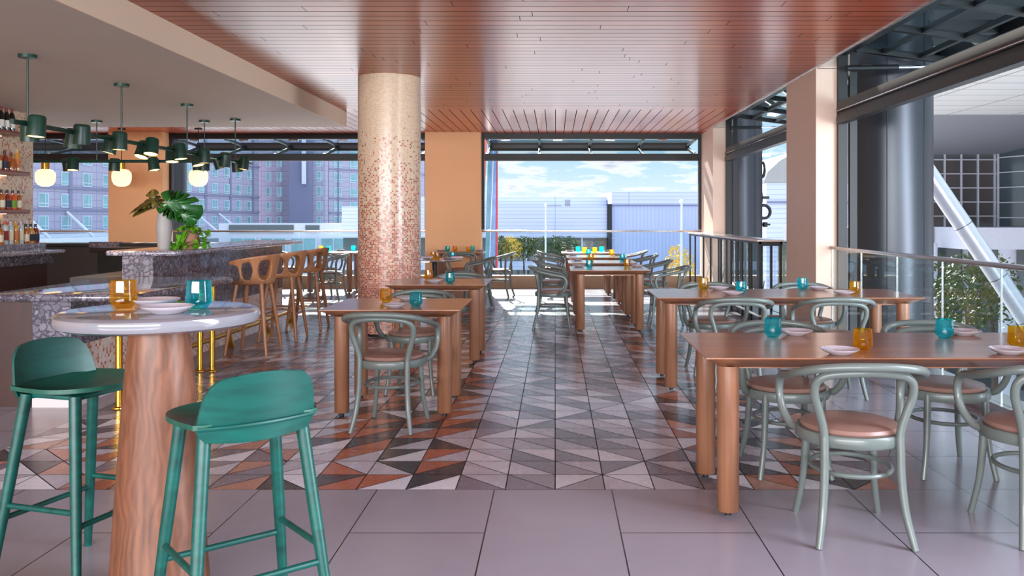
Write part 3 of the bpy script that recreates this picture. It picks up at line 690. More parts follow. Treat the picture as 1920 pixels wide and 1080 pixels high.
# flagpoles
for (px, py, Yd, lb) in ((1023, 383, 60, 'thin white pole standing left of centre before the hall'), (1278, 376, 40, 'thin white pole rising beside the yellow bush')):
    p = px2w(px, py, Y=Yd); o_ = thing('flagpole', lb, 'pole', (p.x, Yd, -7.5))
    m = MB(); m.cyl(0, 0, 0, p.z+7.4, .09, .05, seg=12); m.build('pole', M_WHITEF, o_)
    m = MB(); m.lathe([(0, -.12), (.1, -.07), (.12, 0), (.1, .07), (0, .12)], 12, (0, 0, p.z+7.45)); m.build('finial', M_WHITEF, o_)
# trees
def tree(name, loc, r, h, label, mat, n_=420, sy=1.0, trunk=True, leaf=.16, cat='tree'):
    o_ = thing(name, label, cat, loc)
    if trunk:
        m = MB(); m.tube([(0, 0, 0), (.1, 0, h*.4), (0, .1, h*.75)], [.16, .11, .05], 8); m.build('trunk', M_TRUNK, o_)
    rr = random.Random(hash(label) & 255 if False else len(label)*7); c = MB()
    for _ in range(n_):
        a = rr.uniform(0, 2*PI); u = rr.uniform(-1, 1); q = r*rr.random()**.35; s = math.sqrt(1-u*u)
        p = Vector((q*s*math.cos(a), q*s*math.sin(a), h-r*sy+q*u*sy))
        d1 = Vector((rr.uniform(-1, 1), rr.uniform(-1, 1), rr.uniform(-1, 1))).normalized(); d2 = d1.orthogonal().normalized(); l_ = leaf*rr.uniform(.6, 1.3)
        c.add([p-d1*l_, p+d2*l_*.5, p+d1*l_, p-d2*l_*.5], [(0, 1, 2, 3)])
    c.build('foliage', mat, o_, fix=False)
tree('tree', (8.7, 60, -7.5), 1.25, 7.1, 'round yellow green tree behind the drink rail and thin pole', M_TREEY, 1500, 1.9, leaf=.12)
for q, (px, lb, mt) in enumerate(((938, 'bushy autumn tree right of the teal and red banner', M_TREE), (957, 'yellow tree second from the teal and red banner', M_TREEY), (980, 'green tree seen through the middle balustrade glass', M_TREE), (1008, 'green tree just left of the white pole', M_TREE), (1045, 'green tree just right of the white pole', M_TREE), (1068, 'small green tree left of the hall entrance', M_TREE))):
    tree('tree', ((px-1041)/F*95, 95+q*.7, -7.5), 1.35, 6.9, lb, mt, 520, 1.0, leaf=.17)
tree('shrub', ((940-1041)/F*40, 40, -7.5), .75, 6.1, 'yellow leafed shrub below the banner behind the balustrade', M_TREEY, 420, 1.2, leaf=.07, cat='shrub')
for q, (px, Yd, lb) in enumerate(((1770, 27, 'green tree beside the grey column beyond the side rail'), (1815, 28, 'green tree behind the diagonal white tube'), (1860, 30, 'green tree right of the diagonal tube beyond the rail'))):
    tree('tree', ((px-1041)/F*Yd, Yd, -7.5), 1.0, 7.75, lb, M_TREE, 700, 1.4, leaf=.10)
# banner pylon
bn = thing('banner_pylon', 'tall teal and blue banner pylon with red edge left of the sky opening', 'sign', (-1.95, 25, -7.5))
def wedge(x0b, x1b, x0t, x1t, y0, y1, z0, z1, nm, mt):
    m = MB(); m.add([(x0b, y0, z0), (x1b, y0, z0), (x1t, y0, z1), (x0t, y0, z1), (x0b, y1, z0), (x1b, y1, z0), (x1t, y1, z1), (x0t, y1, z1)],
        [(0, 1, 2, 3), (5, 4, 7, 6), (0, 4, 5, 1), (1, 5, 6, 2), (2, 6, 7, 3), (3, 7, 4, 0)]); m.build(nm, mt, bn)
wedge(-.30, -.08, .02, .10, -.1, .1, 0, 12, 'teal_panel', M_SIGNTEAL); wedge(-.08, .10, .10, .26, -.12, .12, 0, 12, 'blue_panel', plain('blue_panel', (96, 130, 176), .3, var=.5, scale=5))
wedge(.10, .26, .262, .266, -.1, .1, 0, 11.4, 'red_edge', M_RED); wedge(-.36, -.31, -.12, .0, -.1, .1, 6, 12, 'salmon_edge', plain('salmon_panel', (214, 112, 90), .4))
wedge(-.015, .005, .15, .17, -.14, -.12, 6.5, 11, 'light_strip', M_WHITEM)
# round cladded columns outside
for (x, y, lb) in ((4.0, 10.14, 'nearest round dark grey metal clad column outside the side opening'), (4.0, 18.4, 'round dark grey column carrying the sign letters'), (-8.43, 18.4, 'round dark grey column outside behind the vase')):
    o_ = thing('round_column', lb, 'column', (x, y, -7.5))
    m = MB(); m.cyl(0, 0, 0, 14, .455, seg=64); m.build('cladding', M_GREYC, o_)
    for a in (-62, -118, 60, 150):
        m = MB(); r0 = .456; m.cyl(r0*math.cos(R(a)), r0*math.sin(R(a)), 0, 14, .006, seg=6); m.build('seam', M_BLACK, o_)
# sign letters on the far column: shapes only partly seen past the column edge
sg = thing('sign_letters', 'stacked black three dimensional sign letters on the far grey column', 'sign', (4.44, 18.3, 0))
def zz(py): return EYE-(py-409)*18.3/F
m = MB(); m.box(-.06, .17, -.05, .05, zz(294), zz(288)); m.build('letter', M_STEEL, sg)
m = MB(); m.tube([(.0+.05*math.cos(a), 0, zz(318)+.16*math.sin(a)) for a in [R(-90+18*i) for i in range(11)]], .03, 8, smooth=1); m.build('letter', M_DKGREY, sg)
m = MB(); m.box(-.04, .14, -.05, .05, zz(373), zz(368)); m.box(-.04, .0, -.05, .05, zz(380), zz(362)); m.build('letter', M_BLACK, sg)
m = MB(); m.tube([(.03+.14*math.cos(a), 0, zz(397)+.14*math.sin(a)) for a in [R(-115+23*i) for i in range(11)]], .035, 10, smooth=1); m.build('letter', M_BLACK, sg)
m = MB(); m.lathe([(0, -.06), (.05, -.05), (.055, 0), (.05, .05), (0, .06)], 16, (.06, 0, zz(421))); m.tube([(-.05, 0, zz(421)), (.17, 0, zz(421))], .02, 8, smooth=1); m.build('letter', M_BLACK, sg)
# slanted silver tube
a_, b_ = px2w(1560, 57, Y=16.4), px2w(2060, 800, Y=15.6)
st = thing('diagonal_tube', 'thick silver steel tube slanting down outside the right balustrade', 'brace', tuple(a_))
m = MB(); m.tube([(0, 0, 0), tuple(b_-a_)], .17, 24, smooth=1); m.build('tube', M_TUBE, st)
for t in (.505, .635, .74, .87):
    m = MB(); q = (b_-a_)*t; dd = (b_-a_).normalized()*.006; m.tube([tuple(q-dd), tuple(q+dd)], .1725, 24, smooth=1); m.build('joint_ring', M_DKGREY, st)
# glazed convention building on the right
cv = thing('glazed_building', 'large glazed hall with white panelled canopy outside on the right', 'building')
m = MB(); m.box(12, 60, 21, 34, 5.5, 5.9); m.build('canopy_soffit', M_PANELW, cv)
m = MB(); m.add([(12, 34, 5.5), (60, 34, 5.5), (60, 40, 4.35), (12, 40, 4.35)], [(0, 1, 2, 3)]); m.add([(12, 34, 5.8), (60, 34, 5.8), (60, 40, 4.65), (12, 40, 4.65)], [(0, 1, 2, 3)]); m.build('sloping_soffit', M_GREYCONC, cv)
m = MB(); m.box(14, 20.7, 40, 40.3, .9, 4.5); m.build('curtain_wall_glass', M_DKGLASS, cv)
for q in range(9):
    m = MB(); m.box(14.3+q*.78, 14.36+q*.78, 39.9, 40, .9, 4.5); m.build('mullion', M_WHITEM, cv)
for q in range(5):
    m = MB(); m.box(14, 20.7, 39.92, 40, 1.45+q*.66, 1.50+q*.66); m.build('transom', M_WHITEM, cv)
m = MB(); m.add([(20.7, 40, .9), (24.5, 33, .9), (24.5, 33, 5.4), (20.7, 40, 5.0)], [(0, 1, 2, 3)]); m.add([(20.9, 40.2, .9), (24.7, 33.2, .9), (24.7, 33.2, 5.4), (20.9, 40.2, 5.0)], [(0, 1, 2, 3)]); m.build('side_glass', M_DKGLASS, cv)
for q in range(5): 
    m = MB(); m.bar((20.65, 39.9, 1.4+q*.7), (24.4, 32.9, 1.4+q*.72), .06, .05); m.build('transom', M_WHITEM, cv)
m = MB(); m.bar((20.7, 39.9, .9), (20.7, 39.9, 5.0), .09, .09); m.build('corner_post', M_WHITEM, cv)
m = MB(); m.box(16.9, 60, 35, 45, .09, .99); m.build('fascia_band', M_WHITEM, cv)
m = MB(); m.box(12, 17, 38, 45, .25, .95); m.build('fascia_band', M_GREYCONC, cv)
m = MB(); m.box(12, 60, 44, 46, -7.5, .2); m.build('lower_glazing', M_DKGLASS, cv)
for q in range(10):
    m = MB(); m.box(13+q*2, 13.2+q*2, 43.8, 44, -7.5, .1); m.build('lower_mullion', M_WHITEM, cv)
for x in (16.2, 19.6, 23): 
    m = MB(); m.cyl(x, 37, -7.5, .3, .35, seg=20); m.build('support_column', M_WHITEM, cv)
br_ = thing('brick_building', 'orange brick tower block with white windows at the right edge', 'building')
m = MB(); m.box(23.2, 30, 24, 30.5, 1.0, 4.9); m.build('wall', M_BRICK, br_)
for q in range(3):
    for k in range(4):
        m = MB(); m.box(23.5+q*.9, 24.0+q*.9, 23.9, 24.0, 1.3+k*.9, 1.9+k*.9); f_ = m.build('window', M_WHITEF, br_)
        m = MB(); m.box(23.56+q*.9, 23.94+q*.9, 23.87, 23.9, 1.36+k*.9, 1.84+k*.9); m.build('pane', M_TEALGL, f_)

# ---------------------------------------------------------------- bar
def rounded_slab(x0, x1, y0, y1, z0, z1, rad=.06, bull=.02):
    bm = bmesh.new(); bmesh.ops.create_cube(bm, size=1)
    for v in bm.verts: v.co = Vector(((x0+x1)/2+v.co.x*(x1-x0), (y0+y1)/2+v.co.y*(y1-y0), (z0+z1)/2+v.co.z*(z1-z0)))
    ve = [e for e in bm.edges if abs(e.verts[0].co.z-e.verts[1].co.z) > 1e-4]
    bmesh.ops.bevel(bm, geom=ve, offset=rad, segments=6, profile=.5, affect='EDGES')
    he = [e for e in bm.edges if abs(e.verts[0].co.z-e.verts[1].co.z) < 1e-4 and len([f for f in e.link_faces if abs(f.normal.z) > .9]) == 1]
    bmesh.ops.bevel(bm, geom=he, offset=bull, segments=4, profile=.5, affect='EDGES')
    bm.verts.index_update(); m = MB(); m.add([v.co.copy() for v in bm.verts], [[v.index for v in f.verts] for f in bm.faces], True); bm.free(); return m
def two_mat(o, mtop, side):
    o.data.materials.clear(); o.data.materials.append(side); o.data.materials.append(mtop)
    for p in o.data.polygons:
        if p.normal.z > .9: p.material_index = 1
bar = thing('bar_counter', 'high terrazzo bar counter carrying the vase and trailing plant', 'bar counter', (0, 0, 0))
o_ = rounded_slab(-4.29, -3.57, 8.10, 12.12, 1.02, 1.07).build('countertop', M_TERR, bar); two_mat(o_, M_TERRTOP, M_TERRF)
m = MB(); m.box(-4.07, -3.78, 8.02, 11.82, .42, 1.02); m.build('terrazzo_front', M_TERR, bar)
m = MB(); m.box(-4.07, -3.78, 8.02, 11.82, 0, .42); m.add([(-3.78, 8.02, .16), (-3.78, 11.82, .16), (-3.62, 11.82, .0), (-3.62, 8.02, 0)], [(0, 1, 2, 3)]); m.build('mosaic_base', M_MOSB, bar)
m = MB(); m.box(-4.75, -4.07, 8.35, 11.8, .05, .80); m.build('bartender_side', M_DARKCAB, bar)
low = thing('bar_counter', 'lower polished terrazzo bar counter on brass poles, nearest to the viewer', 'bar counter')
o_ = rounded_slab(-4.12, -2.98, 6.10, 7.95, .78, .835, .07, .022).build('countertop', M_TERR, low); two_mat(o_, M_TERRTOP, M_TERR)
m = MB(); m.box(-3.81, -3.53, 6.22, 8.0, .44, .78); m.build('terrazzo_panel', M_TERR, low)
m = MB(); m.box(-3.81, -3.53, 6.22, 8.0, .09, .44); m.build('mosaic_panel', M_MOSB, low)
m = MB(); m.box(-3.81, -3.50, 6.215, 8.0, 0, .09); m.build('base_curb', plain('white_curb', (214, 200, 198), .4), low)
m = MB(); m.box(-4.12, -3.81, 6.24, 7.9, 0, .78); m.build('cabinet_panel', M_CAB, low)
for (x, y) in ((-3.17, 6.20), (-3.06, 6.20), (-3.20, 7.69), (-3.09, 7.69)):
    m = MB(); m.cyl(x, y, 0, .78, .025, seg=24); p_ = m.build('pole', M_BRASS, low)
    m = MB(); m.lathe([(0, .014), (.035, .014), (.045, .008), (.047, 0)], 24, (x, y, 0)); m.build('floor_flange', M_BRASS, p_)
fr_ = thing('foot_rail', 'long brass foot rail along the base of the high bar', 'foot rail', (-3.45, 7.9, 0))
m = MB(); m.tube([(0, 0, .165), (0, 3.9, .165)], .024, 20, smooth=1); m.build('rail', M_BRASS, fr_)
for y in (1.15, 2.29, 3.3):
    m = MB(); m.prism([(-.05, y-.012), (.05, y-.012), (.05, y+.012), (-.05, y+.012)], 0, .012)
    m.add([(-.045, y-.01, .012), (.045, y-.01, .012), (.015, y-.01, .15), (-.015, y-.01, .15), (-.045, y+.01, .012), (.045, y+.01, .012), (.015, y+.01, .15), (-.015, y+.01, .15)],
          [(0, 1, 2, 3), (5, 4, 7, 6), (1, 5, 6, 2), (4, 0, 3, 7), (3, 2, 6, 7)]); m.build('bracket', M_BRASS, fr_)
# back bar
bb = thing('back_bar', 'terrazzo back bar counter with brown cabinet below the bottles', 'counter')
o_ = rounded_slab(-7.24, -6.66, 7.0, 11.66, .905, .95, .08, .02).build('countertop', M_TERR, bb); two_mat(o_, M_TERRTOP, M_TERRF)
m = MB(); m.box(-7.24, -6.85, 7.0, 11.48, .95, 1.05); m.build('bottle_ledge', M_TERRF, bb)
m = MB(); m.box(-7.24, -6.76, 7.0, 11.5, .78, .905); m.build('terrazzo_apron', M_TERR, bb)
m = MB(); m.box(-7.24, -6.80, 7.0, 11.42, 0, .78); m.build('cabinet', M_CAB, bb)
for q in range(4):
    m = MB(); m.box(-6.80, -6.785, 7.05+q*1.09, 8.12+q*1.09, .1, .77); m.build('door', M_CAB, bb)
m = MB(); m.box(-7.45, -7.25, 6.0, 11.85, 0, 2.82); struct(m.build('wall_bar', M_MOSW))
dk = thing('service_counter', 'long charcoal service counter under the far left windows', 'counter')
m = MB(); m.box(-10.8, -5.35, 14.2, 14.8, .90, .96, .01); m.build('countertop', M_DKGREY, dk)
m = MB(); m.box(-10.8, -5.4, 14.25, 14.8, 0, .90); m.build('cabinet', M_DARKCAB, dk)
m = MB(); m.box(-7.75, -7.25, 14.18, 14.3, .90, .985); m.build('terrazzo_corner', M_TERR, dk)
ho = thing('host_counter', 'dark low counter behind the bar against the apricot pillar', 'counter')
m = MB(); m.box(-7.1, -4.75, 13.0, 13.5, .86, .93, .01); m.build('countertop', M_DARKCAB, ho)
m = MB(); m.box(-7.0, -4.85, 13.05, 13.5, 0, .86); m.build('cabinet', M_DKGREY, ho)

# shelves and bottles
for (z, ye, lb) in ((2.50, 11.2, 'top walnut bottle shelf holding wine bottles'), (1.99, 11.3, 'middle walnut bottle shelf on the mosaic wall'), (1.49, 11.3, 'lowest walnut bottle shelf just above the back bar')):
    s_ = thing('bottle_shelf', lb, 'shelf', (-7.25, 7.0, z))
    m = MB(); m.box(0, .30, 0, ye-7.0, -.05, 0, .004); m.build('shelf_board', M_SHELF, s_)
    m = MB(); m.box(.02, .05, .05, ye-7.1, -.058, -.05); m.build('light_strip', M_LED, s_)
LIQ = [plain('liquor_%d' % i, c, .05, var=.1, coat=1, spec=1) for i, c in enumerate(((176, 92, 24), (140, 40, 20), (190, 200, 200), (206, 150, 60), (60, 90, 50), (214, 80, 30), (40, 60, 70)))]
M_WINE = plain('dark_wine_glass', (18, 20, 16), .06, coat=1)
LABM = [plain('label_%d' % i, c, .6) for i, c in enumerate(((226, 214, 186), (44, 48, 66), (204, 120, 70), (232, 228, 220), (120, 160, 50), (150, 40, 40)))]
CAPM = [plain('cap_%d' % i, c, .4) for i, c in enumerate(((120, 20, 24), (30, 26, 24), (196, 160, 110), (200, 60, 40), (190, 190, 196)))]
def bottle(kind, mi, li, ci):
    o_ = thing('bottle', '-', 'bottle')
    if kind == 0: pf = [(0, 0), (.036, .0), (.038, .01), (.038, .19), (.030, .225), (.014, .255), (.0135, .30), (0, .30)]; hl, rl = (.05, .14), .0386
    elif kind == 1: pf = [(0, 0), (.043, 0), (.045, .01), (.045, .15), (.034, .185), (.016, .20), (.015, .25), (0, .25)]; hl, rl = (.03, .12), .0457
    elif kind == 2: pf = [(0, 0), (.034, 0), (.036, .01), (.036, .20), (.030, .23), (.014, .25), (.014, .285), (0, .285)]; hl, rl = (.05, .17), .0367
    else: pf = [(0, 0), (.05, 0), (.053, .02), (.05, .10), (.03, .15), (.014, .18), (.0135, .24), (0, .24)]; hl, rl = (.03, .09), .054
    m = MB(); m.lathe(pf, 20); m.build('glass_body', M_WINE if kind == 0 else LIQ[mi], o_)
    m = MB(); m.lathe([(rl, hl[0]), (rl+.0004, hl[0]+.001), (rl+.0004, hl[1]), (rl, hl[1])], 20)
    if kind != 3: m.build('paper_label', LABM[li], o_)
    h = pf[-1][1]; m = MB(); m.lathe([(.0155, h-.045), (.016, h-.04), (.016, h+.004), (0, h+.006)], 14); m.build('cap', CAPM[ci], o_)
    return Proto(o_)
BT = [bottle(0, 0, 3, 0), bottle(1, 0, 0, 1), bottle(1, 1, 1, 1), bottle(2, 2, 0, 4), bottle(2, 3, 2, 2), bottle(3, 0, 0, 0), bottle(1, 5, 4, 1), bottle(2, 2, 5, 3), bottle(1, 3, 1, 1)]
BN = ['dark red wine bottle', 'amber whiskey bottle with cream label', 'brown whiskey bottle with navy label', 'clear spirit bottle with cream label', 'golden spirit bottle with copper label', 'squat amber flask shaped bottle', 'orange liqueur bottle with green label', 'clear bottle with red label', 'golden bottle with navy label']
rb = random.Random(11); WH = ['nearest the windows', 'second from the windows', 'third from the windows', 'fourth from the windows', 'fifth from the windows', 'sixth from the windows', 'seventh from the windows', 'eighth from the windows']
def row(z, ys, kinds, x, where, grp):
    for i, (y, k) in enumerate(zip(ys, kinds)):
        BT[k].put((x, y, z), rb.uniform(0, 6), '%s %s, %s' % (BN[k], where, WH[i]), grp)
row(2.50, [11.12-.11*i for i in range(5)], [0]*5, -7.08, 'on the top shelf', 'wine bottles on the top shelf')
row(1.99, [11.20-.13*i for i in range(5)], [4, 5, 2, 1, 6], -7.06, 'on the middle shelf', 'bottles on the middle shelf')
row(1.49, [11.22-.115*i for i in range(6)], [1, 6, 2, 1, 3, 4], -7.06, 'on the lowest shelf', 'bottles on the lowest shelf')
row(1.05, [11.38-.105*i for i in range(8)], [2, 8, 1, 3, 4, 3, 7, 1], -6.93, 'in back bar front row', 'bottles in the front row on the back bar')
row(1.05, [11.42-.12*i for i in range(6)], [3, 1, 4, 7, 2, 3], -7.07, 'in back bar rear row', 'bottles in the rear row on the back bar')

# ---------------------------------------------------------------- tables
def table(lx, ly, name, label, loc, legs=True):
    """square topped table with deep undercut edge and four thick round legs; origin at floor centre"""
    t = thing(name, label, 'table', loc)
    hx, hy = lx/2, ly/2; c = .085
    m = MB(); z = .75
    lv = [(hx, hy, z), (hx, hy, z-.006), (hx-c, hy-c, z-.055), (hx-c-.04, hy-c-.04, z-.055)]
    vs = []
    for (a, b_, zz_) in lv: vs += [(-a, -b_, zz_), (a, -b_, zz_), (a, b_, zz_), (-a, b_, zz_)]
    fs = [(0, 1, 2, 3)]
    for i in range(2):
        for k in range(4): fs.append((i*4+k, (i+1)*4+k, (i+1)*4+(k+1) % 4, i*4+(k+1) % 4))
    fs.append((8, 11, 10, 9))
    m.add(vs[:12], fs); m.build('tabletop', M_WOOD, t)
    m = MB(); a = .15
    m.box(-hx+a, hx-a, -hy+a, -hy+a+.025, z-.072, z-.055); m.box(-hx+a, hx-a, hy-a-.025, hy-a, z-.072, z-.055)
    m.box(-hx+a, -hx+a+.025, -hy+a+.025, hy-a-.025, z-.072, z-.055); m.box(hx-a-.025, hx-a, -hy+a+.025, hy-a-.025, z-.072, z-.055)
    m.build('apron', M_WOOD, t)
    for sx in (-1, 1):
        for sy in (-1, 1):
            m = MB(); x, y = sx*(hx-.125), sy*(hy-.13)
            m.lathe([(0, .02), (.046, .02), (.051, .026), (.051, z-.055)], 32, (x, y, 0)); lg = m.build('leg', M_WOODZ, t)
            m = MB(); m.cyl(x, y, 0, .022, .016, seg=14); m.build('levelling_foot', M_BLACK, lg)
    return t
TBL = {}
tb = table(2.12, .85, 'dining_table', 'long oak dining table with round legs, nearest to the viewer at right', (1.74, 4.27, 0)); TBL['T1'] = tb
copy_tree(tb, (1.87, 7.18, 0), 0, 'long oak dining table second from the viewer, beside the glass balustrade')
t2 = table(.97, .85, 'dining_table', 'square oak table nearest to the viewer left of the aisle', (-1.135, 6.275, 0))
SQ = [((-1.135, 8.49, 0), 'square oak table behind the nearest one, before the mosaic column'),
      ((.67, 10.72, 0), 'square oak table at the front of the middle row'),
      ((.67, 12.37, 0), 'second square oak table of the middle row'),
      ((.67, 14.10, 0), 'third square oak table of the middle row'),
      ((.60, 15.75, 0), 'last square oak table of the middle row, by the far kerb'),
      ((-1.78, 15.95, 0), 'square oak table against the apricot wall panel'),
      ((-4.15, 16.0, 0), 'square oak table beside the hotel windows behind the bar stools')]
for l_, n_ in SQ: copy_tree(t2, l_, 0, n_)
# round table behind the column
rt_ = thing('round_table', 'small round grey table on black pedestal right of the mosaic column', 'table', (-1.85, 13.1, 0))
m = MB(); m.lathe([(0, .722), (.40, .722), (.43, .735), (.43, .748), (.42, .75), (0, .75)], 48); m.build('tabletop', M_TOPGREY, rt_)
m = MB(); m.cyl(0, 0, .02, .722, .036, seg=24); m.build('pedestal', M_BLACK, rt_)
m = MB(); m.lathe([(0, .02), (.22, .02), (.24, .01), (.24, 0), (0, 0)], 36); m.build('base', M_BLACK, rt_)
copy_tree(rt_, (-2.55, 12.2, 0), 0, 'small round grey table on black pedestal half hidden by the mosaic column') if False else None
# high round table
ht = thing('high_table', 'tall round grey topped table on thick tapered oak trunk', 'table', (-1.432, 3.09, 0))
m = MB(); m.lathe([(0, .995), (.315, .995), (.338, 1.005), (.345, 1.022), (.340, 1.040), (.325, 1.049), (.318, 1.05), (0, 1.05)], 96); m.build('tabletop', M_TOPGREY, ht)
m = MB(); m.lathe([(0, 0), (.176, 0), (.172, .02), (.15, .35), (.122, .75), (.102, .97), (.098, .995), (0, .995)], 64); m.build('pedestal', M_CONE, ht)

# ---------------------------------------------------------------- bentwood armchair
def make_chair():
    t = thing('bentwood_armchair', '-', 'chair')
    m = MB(); m.lathe([(.175, .415), (.198, .405), (.228, .406), (.234, .414), (.234, .446), (.229, .456), (.200, .457), (.175, .450), (.175, .425)], 48); m.build('seat_frame', M_SAGE, t)
    m = MB(); m.lathe([(0, .44), (.18, .44), (.207, .452), (.213, .464), (.205, .477), (.17, .487), (.10, .492), (0, .493)], 48); m.build('seat_cushion', M_LEATHER, t)
    for s in (-1, 1):
        m = MB(); m.tube([(s*.150, .158, .44), (s*.155, .165, .30), (s*.166, .18, .15), (s*.190, .205, 0)], [.0185, .0185, .015, .0145], 12, smooth=4); m.build('leg', M_SAGE, t)
        m = MB(); m.tube([(s*.158, -.185, .455), (s*.158, -.190, .40), (s*.160, -.195, .28), (s*.172, -.215, .14), (s*.198, -.255, 0)], [.0185, .0185, .0185, .0175, .0145], 12, smooth=4); m.build('leg', M_SAGE, t)
    m = MB()
    half = [(.158, -.185, .455), (.165, -.187, .50), (.185, -.195, .57), (.203, -.205, .63), (.200, -.218, .685), (.165, -.235, .718), (.09, -.252, .732), (0, -.258, .736)]
    pts = half+[(-x, y, z) for x, y, z in reversed(half[:-1])]
    m.tube(pts, .0185, 14, smooth=4); m.build('back_hoop', M_SAGE, t)
    m = MB()
    half = [(.215, .045, .435), (.240, .085, .445), (.266, .13, .500), (.275, .155, .565), (.276, .150, .625), (.274, .110, .662), (.276, .02, .680), (.278, -.09, .702), (.262, -.19, .728), (.205, -.262, .752), (.11, -.295, .765), (0, -.305, .768)]
    pts = half+[(-x, y, z) for x, y, z in reversed(half[:-1])]
    m.tube(pts, .0185, 14, smooth=4); m.build('arm_rail', M_SAGE, t)
    m = MB(); rs = []
    for k in range(32):
        a = 2*PI*k/32; rs.append((.168*math.cos(a)*1.02, -.008+.185*math.sin(a), .285))
    m.tube(rs, .0108, 8, closed=True, smooth=1); m.build('stretcher_ring', M_SAGE, t)
    return Proto(t)
CH = make_chair()
G_ = 'bentwood armchairs around the oak tables'
def chair(x, y, deg, label): CH.put((x, y, 0), R(deg), label, G_)
chair(1.31, 3.80, -3, 'grey bentwood armchair with pink seat nearest to the viewer at the front long table')
chair(2.14, 3.80, 0, 'grey bentwood armchair cut by the right edge, near side of the front long table')
chair(1.27, 4.70, 180, 'grey bentwood armchair on the far side of the front long table, left one')
chair(2.14, 4.70, 178, 'grey bentwood armchair on the far side of the front long table, right one')
chair(1.40, 6.72, -2, 'grey bentwood armchair tucked on the near side of the second long table, left one')
chair(2.18, 6.72, -4, 'grey bentwood armchair tucked on the near side of the second long table, right one')
chair(1.41, 7.66, 180, 'grey bentwood armchair on the window side of the second long table, left one')
chair(2.27, 7.66, 180, 'grey bentwood armchair on the window side of the second long table, right one')
chair(-1.09, 5.70, -6, 'grey bentwood armchair in front of the nearest square table left of the aisle')
chair(-1.12, 6.84, 176, 'grey bentwood armchair behind the nearest square table left of the aisle')
chair(-1.02, 9.1, 184, 'grey bentwood armchair behind the second square table before the column')
MN = ['front', 'second', 'third', 'last']
for i, y in enumerate((10.72, 12.37, 14.10, 15.75)):
    chair(-.02, y, -90+(i % 2)*4, 'grey bentwood armchair on the aisle side of the %s table of the middle row' % MN[i])
    chair(1.40, y+.1, 90-(i % 2)*5, 'grey bentwood armchair on the window side of the %s table of the middle row' % MN[i])
chair(-1.02, 15.1, 78, 'pale bentwood armchair standing alone before the far kerb by the banner')
chair(-1.22, 13.25, 100, 'pale bentwood armchair at the right side of the round grey table')
chair(-2.50, 13.2, -90, 'pale bentwood armchair at the column side of the round grey table')
chair(-1.70, 15.25, 4, 'pale bentwood armchair before the table at the apricot wall panel')
chair(-3.80, 14.35, 82, 'pale bentwood armchair nearest behind the last bar stool')
chair(-4.15, 15.35, 0, 'pale bentwood armchair before the table beside the hotel windows')
chair(-3.45, 16.0, 90, 'pale bentwood armchair right of the table beside the hotel windows')
chair(-4.95, 15.9, -90, 'pale bentwood armchair left of the table beside the hotel windows')

